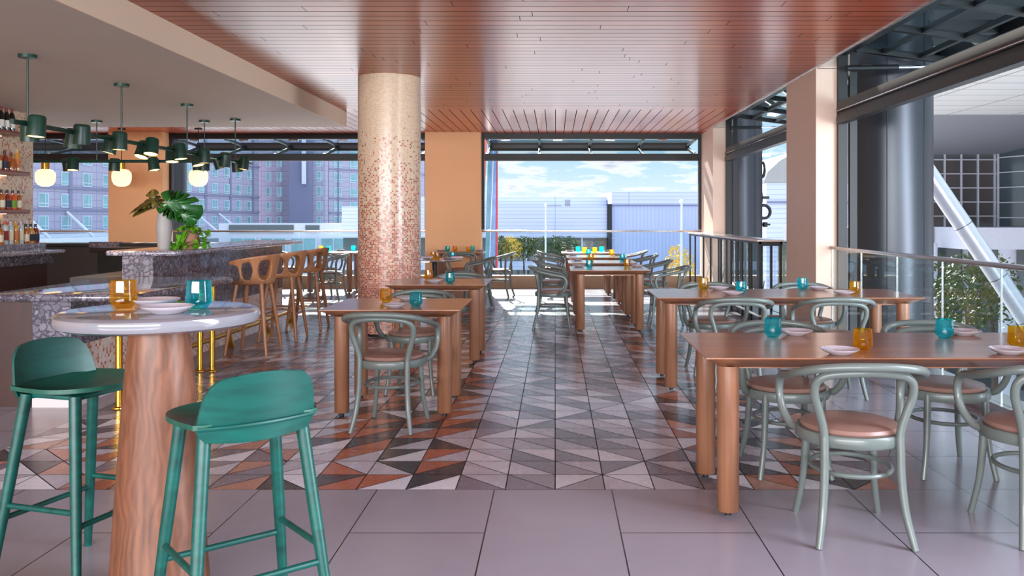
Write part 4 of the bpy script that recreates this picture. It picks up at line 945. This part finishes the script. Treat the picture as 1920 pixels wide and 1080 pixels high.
# ---------------------------------------------------------------- oak bar stools
def shell_bit(m, f, nu, nv, th):
    """thick curved panel from f(u,v)->(point, normal); faces removed where f gives None"""
    pass
def make_barstool():
    t = thing('oak_bar_stool', '-', 'stool')
    m = MB(); m.lathe([(0, .705), (.10, .700), (.165, .705), (.195, .715), (.200, .728), (.192, .735), (.12, .728), (0, .724)], 40)
    for v in m.v: v.y = v.y*1.12+.025 if v.y > 0 else v.y*.95+.025
    m.build('seat', M_STOOLWOOD, t)
    # wrap-around back, faces +Y; back is -Y.  th=0 at the back
    NT, NZ = 150, 30; TH = 132
    def hole(th, q):
        # q 0..1 up the shell
        for (c, w) in ((40, 18), (84, 13)):
            if (abs(abs(th)-c)/w)**2.4+(abs(q-.50)/.34)**2.4 < 1: return True
        if abs(th) > 104+26*max(0, (.30-q)/.30)**2+16*max(0, (q-.62)/.20)**2 and q < .82: return True
        return False
    def P(th, q, o):
        r = .197+.058*q**.8+o; a = R(th); z = .712+(.305-.062*(abs(th)/118)**2)*q
        return (r*math.sin(a), -r*math.cos(a), z)
    m = MB(); idx = {}; keep = set()
    for i in range(NT):
        for j in range(NZ):
            th = -TH+2*TH*(i+.5)/NT; q = (j+.5)/NZ
            if not hole(th, q): keep.add((i, j))
    def V(i, j, s):
        if (i, j, s) not in idx:
            idx[(i, j, s)] = len(m.v); q = j/NZ; th_ = .010+.006*max(0, (q-.8)/.2)
            m.v.append(Vector(P(-TH+2*TH*i/NT, q, s*th_)))
        return idx[(i, j, s)]
    for (i, j) in keep:
        for s in (-1, 1):
            f = (V(i, j, s), V(i+1, j, s), V(i+1, j+1, s), V(i, j+1, s)); m.f.append(f if s > 0 else f[::-1]); m.sm.append(True)
        for (di, dj, a, b_) in ((-1, 0, (0, 0), (0, 1)), (1, 0, (1, 1), (1, 0)), (0, -1, (1, 0), (0, 0)), (0, 1, (0, 1), (1, 1))):
            if (i+di, j+dj) not in keep:
                m.f.append((V(i+a[0], j+a[1], -1), V(i+b_[0], j+b_[1], -1), V(i+b_[0], j+b_[1], 1), V(i+a[0], j+a[1], 1))); m.sm.append(True)
    ob = m.build('backrest', M_STOOLWOOD, t)
    md = ob.modifiers.new('s', 'SMOOTH'); md.factor = .5; md.iterations = 5
    tops = [(.135, .12), (-.135, .12), (.125, -.13), (-.125, -.13)]; bots = [(.215, .205), (-.215, .205), (.215, -.215), (-.215, -.215)]
    for (a, b_) in zip(tops, bots):
        m = MB(); m.tube([(b_[0], b_[1], 0), ((a[0]*.45+b_[0]*.55), (a[1]*.45+b_[1]*.55), .33), (a[0], a[1], .712)], [.0145, .021, .022], 14, smooth=3); m.build('leg', M_STOOLWOOD, t)
    def at_(k, z):
        a, b_ = tops[k], bots[k]; f = z/.712; return (b_[0]+(a[0]-b_[0])*f, b_[1]+(a[1]-b_[1])*f, z)
    for (k1, k2, z) in ((0, 1, .30), (0, 2, .36), (1, 3, .36), (2, 3, .30)):
        m = MB(); m.tube([at_(k1, z), at_(k2, z)], .011, 10, smooth=1); m.build('stretcher', M_STOOLWOOD, t)
    return Proto(t)
BS = make_barstool()
for (x, y, dg, lb) in ((-3.10, 8.76, 88, 'oak bar stool with curved cut out back, nearest to the viewer'), (-3.10, 9.72, 90, 'oak bar stool with curved cut out back, middle of three'), (-3.10, 10.68, 92, 'oak bar stool with curved cut out back, farthest by the bar end')):
    BS.put((x, y, 0), R(dg), lb, 'oak bar stools along the bar')

# ---------------------------------------------------------------- teal stools
def make_teal():
    t = thing('teal_bar_stool', '-', 'stool')      # faces +Y, back at -Y
    zs = .75
    # seat: rounded front, gentle dish, straight rear edge
    def seat_outline(n=40):
        pts = []
        for k in range(n+1):
            a = PI*k/n; x = .222*math.cos(a); y = .20*math.sin(a)**.75
            pts.append((x, y))
        pts += [(-.214, -.07), (-.198, -.145), (-.17, -.16), (.17, -.16), (.198, -.145), (.214, -.07)]
        return pts
    ol = seat_outline(); m = MB(); vs = []; fs = []; K = 8; n = len(ol)
    for s, th in ((1, 0), (-1, .016)):
        for r_ in range(K+1):
            f = r_/K
            for (x, y) in ol:
                d = -.020*(1-f*f)+.006*f**6; vs.append((x*f, y*f, zs+d-th))
    for s in (0, 1):
        o0 = s*(K+1)*n
        for r_ in range(K):
            for k in range(n):
                q = (o0+r_*n+k, o0+r_*n+(k+1) % n, o0+(r_+1)*n+(k+1) % n, o0+(r_+1)*n+k); fs.append(q if s == 0 else q[::-1])
    for k in range(n): fs.append((K*n+k, K*n+(k+1) % n, (K+1)*n+K*n+(k+1) % n, (K+1)*n+K*n+k))
    m.add(vs, fs, True); m.build('seat', M_TEALSEAT, t)
    # under-seat rail carrying the legs
    m = MB(); m.box(-.15, .15, -.12, .12, zs-.045, zs-.028, .006); m.build('seat_rail', M_TEAL, t)
    # back panel, bent ply, wraps slightly
    NU, NV = 40, 16; m = MB(); vs = []; fs = []
    for s in (-1, 1):
        for j in range(NV+1):
            v = math.sin(j/NV*PI/2)
            for i in range(NU+1):
                u = -1+2*i/NU
                # rounded corners at top, tapering down
                top = .905-.010*u*u; bot = .685+.012*u*u; z = bot+(top-bot)*v
                # half width at this height: narrower at top with rounded corners
                f = max(0, (v-.62)/.38); hw = .196-.032*v-.056*(1-math.sqrt(max(0, 1-f*f))); g2 = max(0, (.28-v)/.28); hw -= .035*g2**2.2
                x = u*hw; y = -.165-.038*v+.05*(x/.22)**2-.0*v+s*.006
                vs.append((x, y, z))
    W = NU+1; H = NV+1
    for s in (0, 1):
        for j in range(NV):
            for i in range(NU):
                q = (s*W*H+j*W+i, s*W*H+j*W+i+1, s*W*H+(j+1)*W+i+1, s*W*H+(j+1)*W+i); fs.append(q if s == 0 else q[::-1])
    ring = [i for i in range(W)]+[j*W+NU for j in range(1, H)]+[NV*W+i for i in reversed(range(NU))]+[j*W for j in reversed(range(1, NV))]
    for a, b_ in zip(ring, ring[1:]+ring[:1]): fs.append((a, b_, W*H+b_, W*H+a))
    m.add(vs, fs, True); m.build('backrest', M_TEAL, t)
    m = MB(); m.tube([(-.185+.37*k/10, -.174+.05*((-.185+.37*k/10)/.22)**2-.012, .742) for k in range(11)], .007, 8, smooth=1); m.build('seat_lip', M_TEAL, t)
    tops = [(.155, .115), (-.155, .115), (.155, -.115), (-.155, -.115)]; bots = [(.225, .195), (-.225, .195), (.225, -.215), (-.225, -.215)]
    for a, b_ in zip(tops, bots):
        m = MB(); m.tube([(b_[0], b_[1], 0), ((a[0]+b_[0])/2, (a[1]+b_[1])/2, .36), (a[0], a[1], zs-.028)], [.0145, .0200, .0215], 18, smooth=3); m.build('leg', M_TEAL, t)
    def at_(k, z):
        a, b_ = tops[k], bots[k]; f = z/(zs-.028); return (b_[0]+(a[0]-b_[0])*f, b_[1]+(a[1]-b_[1])*f, z)
    for (k1, k2, z) in ((0, 1, .26), (2, 3, .26), (0, 2, .31), (1, 3, .31)):
        m = MB(); m.tube([at_(k1, z), at_(k2, z)], .0105, 12, smooth=1); m.build('stretcher', M_TEAL, t)
    return Proto(t)
TS = make_teal()
TS.put((-1.83, 3.32, 0), R(-107), 'teal wooden bar stool left of the tall round table, seat facing the table', 'teal bar stools')
TS.put((-1.03, 2.80, 0), R(40), 'teal wooden bar stool seen from behind, right of the tall round table', 'teal bar stools')

# ---------------------------------------------------------------- tumblers and dishes
def tumbler(name, mat):
    o_ = bpy.data.objects
    m = MB(); pf = [(0, .0), (.026, .0), (.030, .002), (.032, .007), (.0462, .022), (.0470, .026), (.0445, .060), (.0420, .100), (.0408, .101), (.0395, .100), (.0420, .060), (.0430, .030), (.036, .019), (.020, .015), (0, .014)]
    m.lathe(pf, 48, flute=.007, nfl=16); return Proto(tag(m.build(name, mat), '-', 'glass'))
TU = {'b': tumbler('glass_tumbler', M_BLUE), 'a': tumbler('glass_tumbler', M_AMBER)}
m = MB(); m.lathe([(0, 0), (.045, 0), (.05, .004), (.075, .016), (.088, .026), (.0885, .0275), (.086, .028), (.07, .019), (.045, .010), (0, .008)], 48)
PLT = Proto(tag(m.build('dish', M_PLATE), '-', 'dish'))
RECTS = [(1.74, 4.27, 1.06, .425), (1.87, 7.18, 1.06, .425), (-1.135, 6.275, .485, .425), (-1.85, 13.1, .3, .3)]+[(q[0][0], q[0][1], .485, .425) for q in SQ]
NAME = {'b': 'turquoise glass tumbler', 'a': 'amber glass tumbler'}
def setg(kind, px, py, where, z=.75):
    p = px2w(px, py, z=z); p.z = z+.0005
    if abs(z-.75) < .01:
        best = None
        for (cx, cy, hx, hy) in RECTS:
            mgn = .10 if kind == 'p' else .055
            q = Vector((min(max(p.x, cx-hx+mgn), cx+hx-mgn), min(max(p.y, cy-hy+mgn), cy+hy-mgn), p.z)); dd = (q-p).length
            if best is None or dd < best[0]: best = (dd, q)
        p = best[1]
    if kind == 'p': PLT.put(tuple(p), 0, 'shallow pale dish '+where, 'dishes on the tables')
    else: TU[kind].put(tuple(p), random.uniform(0, 1), NAME[kind]+' '+where, 'tumblers on the tables')
for a in (('b', 1449, 632, 'at the left of the front long table'), ('a', 1618, 656, 'near the middle chair of the front long table'), ('b', 1771, 634, 'at the right of the front long table'), ('a', 1908, 651, 'cut by the right edge on the front long table'),
          ('p', 1492, 628, 'beside the left turquoise tumbler on the front long table'), ('p', 1580, 667, 'beside the amber tumbler at the front long table edge'), ('p', 1806, 628, 'behind the right turquoise tumbler on the front long table'), ('p', 1892, 664, 'at the right edge of the front long table'),
          ('a', 1318, 542, 'at the far left of the second long table'), ('b', 1390, 550, 'left of centre on the second long table'), ('b', 1503, 542, 'at the centre back of the second long table'), ('a', 1603, 550, 'at the right of the second long table'),
          ('p', 1343, 541, 'beside the left amber tumbler on the second long table'), ('p', 1374, 553, 'at the near left edge of the second long table'), ('p', 1527, 541, 'beside the centre turquoise tumbler on the second long table'), ('p', 1583, 552, 'at the near right of the second long table'),
          ('a', 724, 567, 'on the nearest square table left of the aisle'), ('b', 780, 574, 'on the nearest square table left of the aisle'), ('p', 741, 577, 'between both tumblers on the nearest square table'), ('p', 764, 563, 'at the back of the nearest square table'),
          ('a', 804, 525, 'on the square table before the column'), ('b', 844, 531, 'on the square table before the column'), ('p', 815, 530, 'at the near edge of the square table before the column'), ('p', 843, 521, 'at the back of the square table before the column'),
          ('b', 1105, 503, 'on the front table of the middle row'), ('a', 1176, 501, 'on the front table of the middle row'), ('p', 1085, 500, 'left on the front table of the middle row'), ('p', 1200, 499, 'right on the front table of the middle row'),
          ('a', 1108, 488, 'on the second table of the middle row'), ('b', 1167, 489, 'on the second table of the middle row'), ('p', 1082, 487.5, 'left on the second table of the middle row'), ('p', 1187, 487, 'right on the second table of the middle row'),
          ('b', 1103, 478, 'on the third table of the middle row'), ('a', 1147, 479, 'on the third table of the middle row'), ('p', 1074, 478, 'left on the third table of the middle row'), ('p', 1166, 478, 'right on the third table of the middle row'),
          ('b', 1084, 472.5, 'on the last table of the middle row, left'), ('a', 1096, 474, 'on the last table of the middle row, left'), ('b', 1128, 472.5, 'on the last table of the middle row, right'), ('a', 1115, 474, 'on the last table of the middle row, right'), ('p', 1068, 471, 'left on the last table of the middle row'), ('p', 1142, 471, 'right on the last table of the middle row'),
          ('a', 815, 483.6, 'farther on the round grey table'), ('a', 820, 486.5, 'nearest on the round grey table'), ('b', 855, 483.5, 'on the round grey table'), ('p', 800, 485.5, 'left on the round grey table'), ('p', 855, 486, 'right on the round grey table'),
          ('b', 839, 471.5, 'on the table at the apricot wall panel, left'), ('a', 853, 471, 'on the table at the apricot wall panel, left'), ('a', 879, 471.5, 'on the table at the apricot wall panel, right'), ('b', 887, 470.2, 'on the table at the apricot wall panel, right'), ('p', 823, 471.3, 'left on the table at the apricot wall panel'), ('p', 899, 471, 'right on the table at the apricot wall panel'),
          ('a', 602, 471, 'on the table beside the hotel windows'), ('b', 616, 472, 'on the table beside the hotel windows, left one'), ('b', 663, 470.5, 'on the table beside the hotel windows, by the column'), ('p', 640, 470.5, 'on the table beside the hotel windows')):
    setg(*a)
for a in (('a', 232, 577, 'on the tall round table', 1.05), ('b', 373, 578, 'on the tall round table', 1.05), ('p', 291, 574, 'at the back of the tall round table', 1.05), ('p', 313, 588, 'at the front of the tall round table', 1.05)): setg(*a)
M_NAP = plain('folded_linen', (206, 184, 188), .9)
for (px, py, lb) in ((800, 484.3, 'folded pale napkin left on the round grey table dish'), (857, 484.6, 'folded pale napkin right on the round grey table dish')):
    p = px2w(px, py, z=.78); m = MB(); m.box(-.09, .09, -.05, .05, .0, .035, .015); o_ = tag(m.build('napkin', M_NAP), lb, 'napkin'); o_.location = p

# ---------------------------------------------------------------- lights over the bar
def head(parent, x, y, z, tilt, yaw):
    """cylindrical enamel spotlight shade with lit lamp inside"""
    Mx = Matrix.Translation((x, y, z)) @ Matrix.Rotation(yaw, 4, 'Z') @ Matrix.Rotation(tilt, 4, 'X')
    m = MB(); m.lathe([(0, .06), (.055, .06), (.068, .052), (.073, .038), (.078, -.13), (.074, -.13), (.069, .03), (0, .045)], 32)
    m.v = [Mx @ v for v in m.v]; s_ = m.build('lamp_shade', M_GREEN, parent)
    m = MB(); m.lathe([(0, -.122), (.05, -.122), (.062, -.126), (.072, -.118), (.06, -.10), (0, -.10)], 24); m.v = [Mx @ v for v in m.v]; m.build('lamp_lens', M_BULB, s_)
tl = thing('bar_light', 'long dark green linear fixture with paired spot shades over the bar', 'light fixture', (-4.65, 7.3, 2.82))
m = MB(); m.tube([(0, 0, -.61), (0, 5.75, -.61)], .022, 14, smooth=1); m.build('bar_tube', M_GREEN, tl)
for y in (.22, 1.85, 3.48, 5.10):
    m = MB(); m.tube([(0, y, -.61), (0, y, 0)], .009, 8, smooth=1); m.build('drop_rod', M_GREEN, tl)
    m = MB(); m.cyl(0, y, -.03, 0, .075, seg=24); m.build('ceiling_canopy', M_GREEN, tl)
for k in range(8):
    y = .30+k*.715
    if k % 2 == 0:
        d_ = bpy.data.lights.new('bar_spot', 'SPOT'); d_.energy = 32; d_.color = (1, .78, .52); d_.spot_size = R(110); d_.spot_blend = .6; d_.shadow_soft_size = .05
        so = bpy.data.objects.new('bar_spot', d_); C.objects.link(so); so.location = (-4.65, 7.3+y, 2.82-.84)
    head(tl, -.085, y+.085, -.62, R(6+(k*37) % 16), R(20+k*47)); head(tl, .085, y-.085, -.595, R((k*53) % 20-4), R(-30+k*71))
t3 = thing('bar_light', 'second dark green linear fixture running crosswise behind the first', 'light fixture', (-6.75, 12.6, 2.82))
m = MB(); m.tube([(-1.6, 0, -.60), (1.85, 0, -.60)], .022, 14, smooth=1); m.build('bar_tube', M_GREEN, t3)
for x in (-1.45, -.02, 1.57):
    m = MB(); m.tube([(x, 0, -.60), (x, 0, 0)], .009, 8, smooth=1); m.build('drop_rod', M_GREEN, t3)
    m = MB(); m.cyl(x, 0, -.03, 0, .075, seg=24); m.build('ceiling_canopy', M_GREEN, t3)
for k, x in enumerate((-1.2, -1.02, -.50, -.32, .20+.0, .22, .68+.1, .85, 1.45, 1.6)):
    if k in (5,): continue
    head(t3, x, -.08 if k % 2 else .09, -.61, R(-12+(k*41) % 26), R(k*63))
rod = lambda z0, z1: None
for k, (x, lb) in enumerate(((-6.69, 'glowing round opal pendant nearest the vase plant'), (-8.13, 'glowing round opal pendant in front of the apricot pillar'), (-9.56, 'glowing round opal pendant beside the bottle wall'))):
    g_ = thing('globe_pendant', lb, 'pendant lamp', (x, 16.0, ZC), 0, 'opal globe pendants by the windows')
    m = MB(); m.tube([(0, 0, 0), (0, 0, -.66)], .008, 8, smooth=1); m.build('drop_rod', M_BLACK, g_)
    m = MB(); m.cyl(0, 0, -.025, 0, .07, seg=24); m.build('ceiling_canopy', M_BLACK, g_)
    m = MB(); m.cyl(0, 0, -.77, -.64, .07, seg=24); m.build('brass_collar', M_BRASS, g_)
    m = MB(); m.lathe([(.05, -.76), (.12, -.775), (.165, -.83), (.172, -.90), (.165, -.98), (.13, -1.05), (.07, -1.085), (0, -1.09)], 36); m.build('globe_shade', M_GLOBE, g_)

# ---------------------------------------------------------------- vase, plants on the bar
vs_ = thing('vase', 'tall pale grey ceramic vase on the bar counter', 'vase', (-3.86, 8.42, 1.0705))
m = MB(); m.lathe([(0, 0), (.052, 0), (.056, .01), (.070, .14), (.074, .22), (.066, .31), (.052, .385), (.047, .40), (.041, .40), (.041, .36), (.05, .25), (.04, .05), (0, .03)], 40); m.build('vase_body', M_CERAMIC, vs_)
def monstera(size, notches=True, fold=.25, droop=.25):
    m = MB(); N_ = 66; vs = [(0, 0, 0)]; fs = []
    for k in range(N_+1):
        a = -PI+2*PI*k/N_
        r = size*(1.02-.42*abs(a)/PI*0)*(.62+.38*math.cos(a)**2 if abs(a) < PI/2 else .62+.16*math.cos(a)**2)
        r *= 1-.55*max(0, (abs(a)-2.75)/.39)
        if notches:
            q = (abs(a)*4.1) % 1
            if .35 < abs(a) < 2.5 and q > .80: r *= .50
        x = r*math.sin(a)*.95; y = r*math.cos(a)+size*.35
        z = fold*abs(x)*.6-droop*(y*y+x*x)/size
        vs.append((x, y, z))
    for k in range(1, N_+1): fs.append((0, k, k+1))
    m.add(vs, fs, True); return m
def leafobj(m, name, mat, parent, loc, rot):
    Mx = Matrix.Translation(loc) @ Matrix.Rotation(rot[2], 4, 'Z') @ Matrix.Rotation(rot[0], 4, 'X') @ Matrix.Rotation(rot[1], 4, 'Z')
    for v in m.v: v.z += 0
    n = len(m.v); top = [v.copy() for v in m.v]; m.v = [Mx @ v for v in top]
    o = m.build(name, mat, parent, fix=False); md = o.modifiers.new('s', 'SOLIDIFY'); md.thickness = .0015; return o
mo = thing('monstera_stems', 'large cut monstera leaves standing in the pale vase', 'plant', (-3.86, 8.42, 1.11))
leafobj(monstera(.245, True, .25, .15), 'leaf', M_LEAFG, mo, Vector((.045, -.03, .42)), (R(82), R(-108), R(12)))
leafobj(monstera(.115, True, .2, .3), 'leaf', M_LEAFG, mo, Vector((.19, -.04, .31)), (R(75), R(-120), R(-10)))
for (sx, zz_, pt, ip, sz, yw) in ((-.08, .42, 26, 84, .20, 4), (-.09, .44, 42, 94, .16, -12), (-.05, .40, 20, 100, .17, 14)):
    leafobj(monstera(sz, True, .3, .35), 'leaf', M_LEAFD, mo, Vector((sx, -.02, zz_)), (R(pt), R(ip), R(yw)))
leafobj(monstera(.085, False, .5, .3), 'leaf', M_LEAFD, mo, Vector((-.09, 0, .50)), (R(55), R(62), R(0)))
for e_ in ((.09, 0, .47), (.19, 0, .36), (-.07, 0, .42), (-.10, 0, .52)):
    m = MB(); m.tube([(0, 0, .0), (e_[0]*.2, 0, .36), (e_[0]*.6, 0, .42), e_], .004, 8); m.build('stem', M_STEM, mo)
pp = thing('potted_pothos', 'trailing green pothos in brown clay pot on the bar counter', 'plant', (-3.68, 8.60, 1.0705))
m = MB(); m.lathe([(0, 0), (.072, 0), (.078, .01), (.082, .08), (.076, .15), (.066, .19), (.058, .19), (.058, .16), (0, .16)], 36)
for v in m.v: v.x += .015*math.sin(v.z*20)
m.build('pot', M_CLAY, pp)
rp = random.Random(5); lf = MB()
def heart(p, size, yaw, pitch, roll):
    Mx = Matrix.Translation(p) @ Matrix.Rotation(yaw, 4, 'Z') @ Matrix.Rotation(pitch, 4, 'X') @ Matrix.Rotation(roll, 4, 'Y')
    o = [(0, 0, 0), (.35, -.18, .1), (.55, .15, .14), (.42, .6, .08), (0, 1.15, -.12), (-.42, .6, .08), (-.55, .15, .14), (-.35, -.18, .1), (0, .5, -.03)]
    lf.add([Mx @ (Vector(q)*size) for q in o], [(0, 1, 8), (1, 2, 8), (2, 3, 8), (3, 4, 8), (4, 5, 8), (5, 6, 8), (6, 7, 8), (7, 0, 8)], True)
for k in range(150):
    a = rp.uniform(0, 2*PI)
    if k < 60: r_ = rp.uniform(.0, .12); z = .20+rp.uniform(-.02, .05)-r_*.3
    elif k < 110: a = rp.uniform(-.9, .9); r_ = rp.uniform(.10, .19); z = rp.uniform(.02, .19)
    else: a = rp.uniform(2.2, 5.2); r_ = rp.uniform(.10, .24); z = rp.uniform(.02, .07)
    heart(Vector((r_*math.cos(a), r_*math.sin(a), z)), rp.uniform(.035, .055), rp.uniform(0, 6.28), rp.uniform(-.9, .4), rp.uniform(-.6, .6))
for k in range(9): heart(Vector((-.03+rp.uniform(-.05, .05), -.085, .05+.015*k)), .055, rp.uniform(2.6, 3.6), -1.0, rp.uniform(-.4, .4))
lf.build('foliage', M_POTHOS, pp, fix=False)
for a in (.3, 2.6, 4.4):
    m = MB(); m.tube([(0, 0, .17), (.09*math.cos(a), .09*math.sin(a), .20), (.13*math.cos(a), .13*math.sin(a), .10), (.18*math.cos(a), .18*math.sin(a), .03)], .003, 6); m.build('vine', M_STEM, pp)
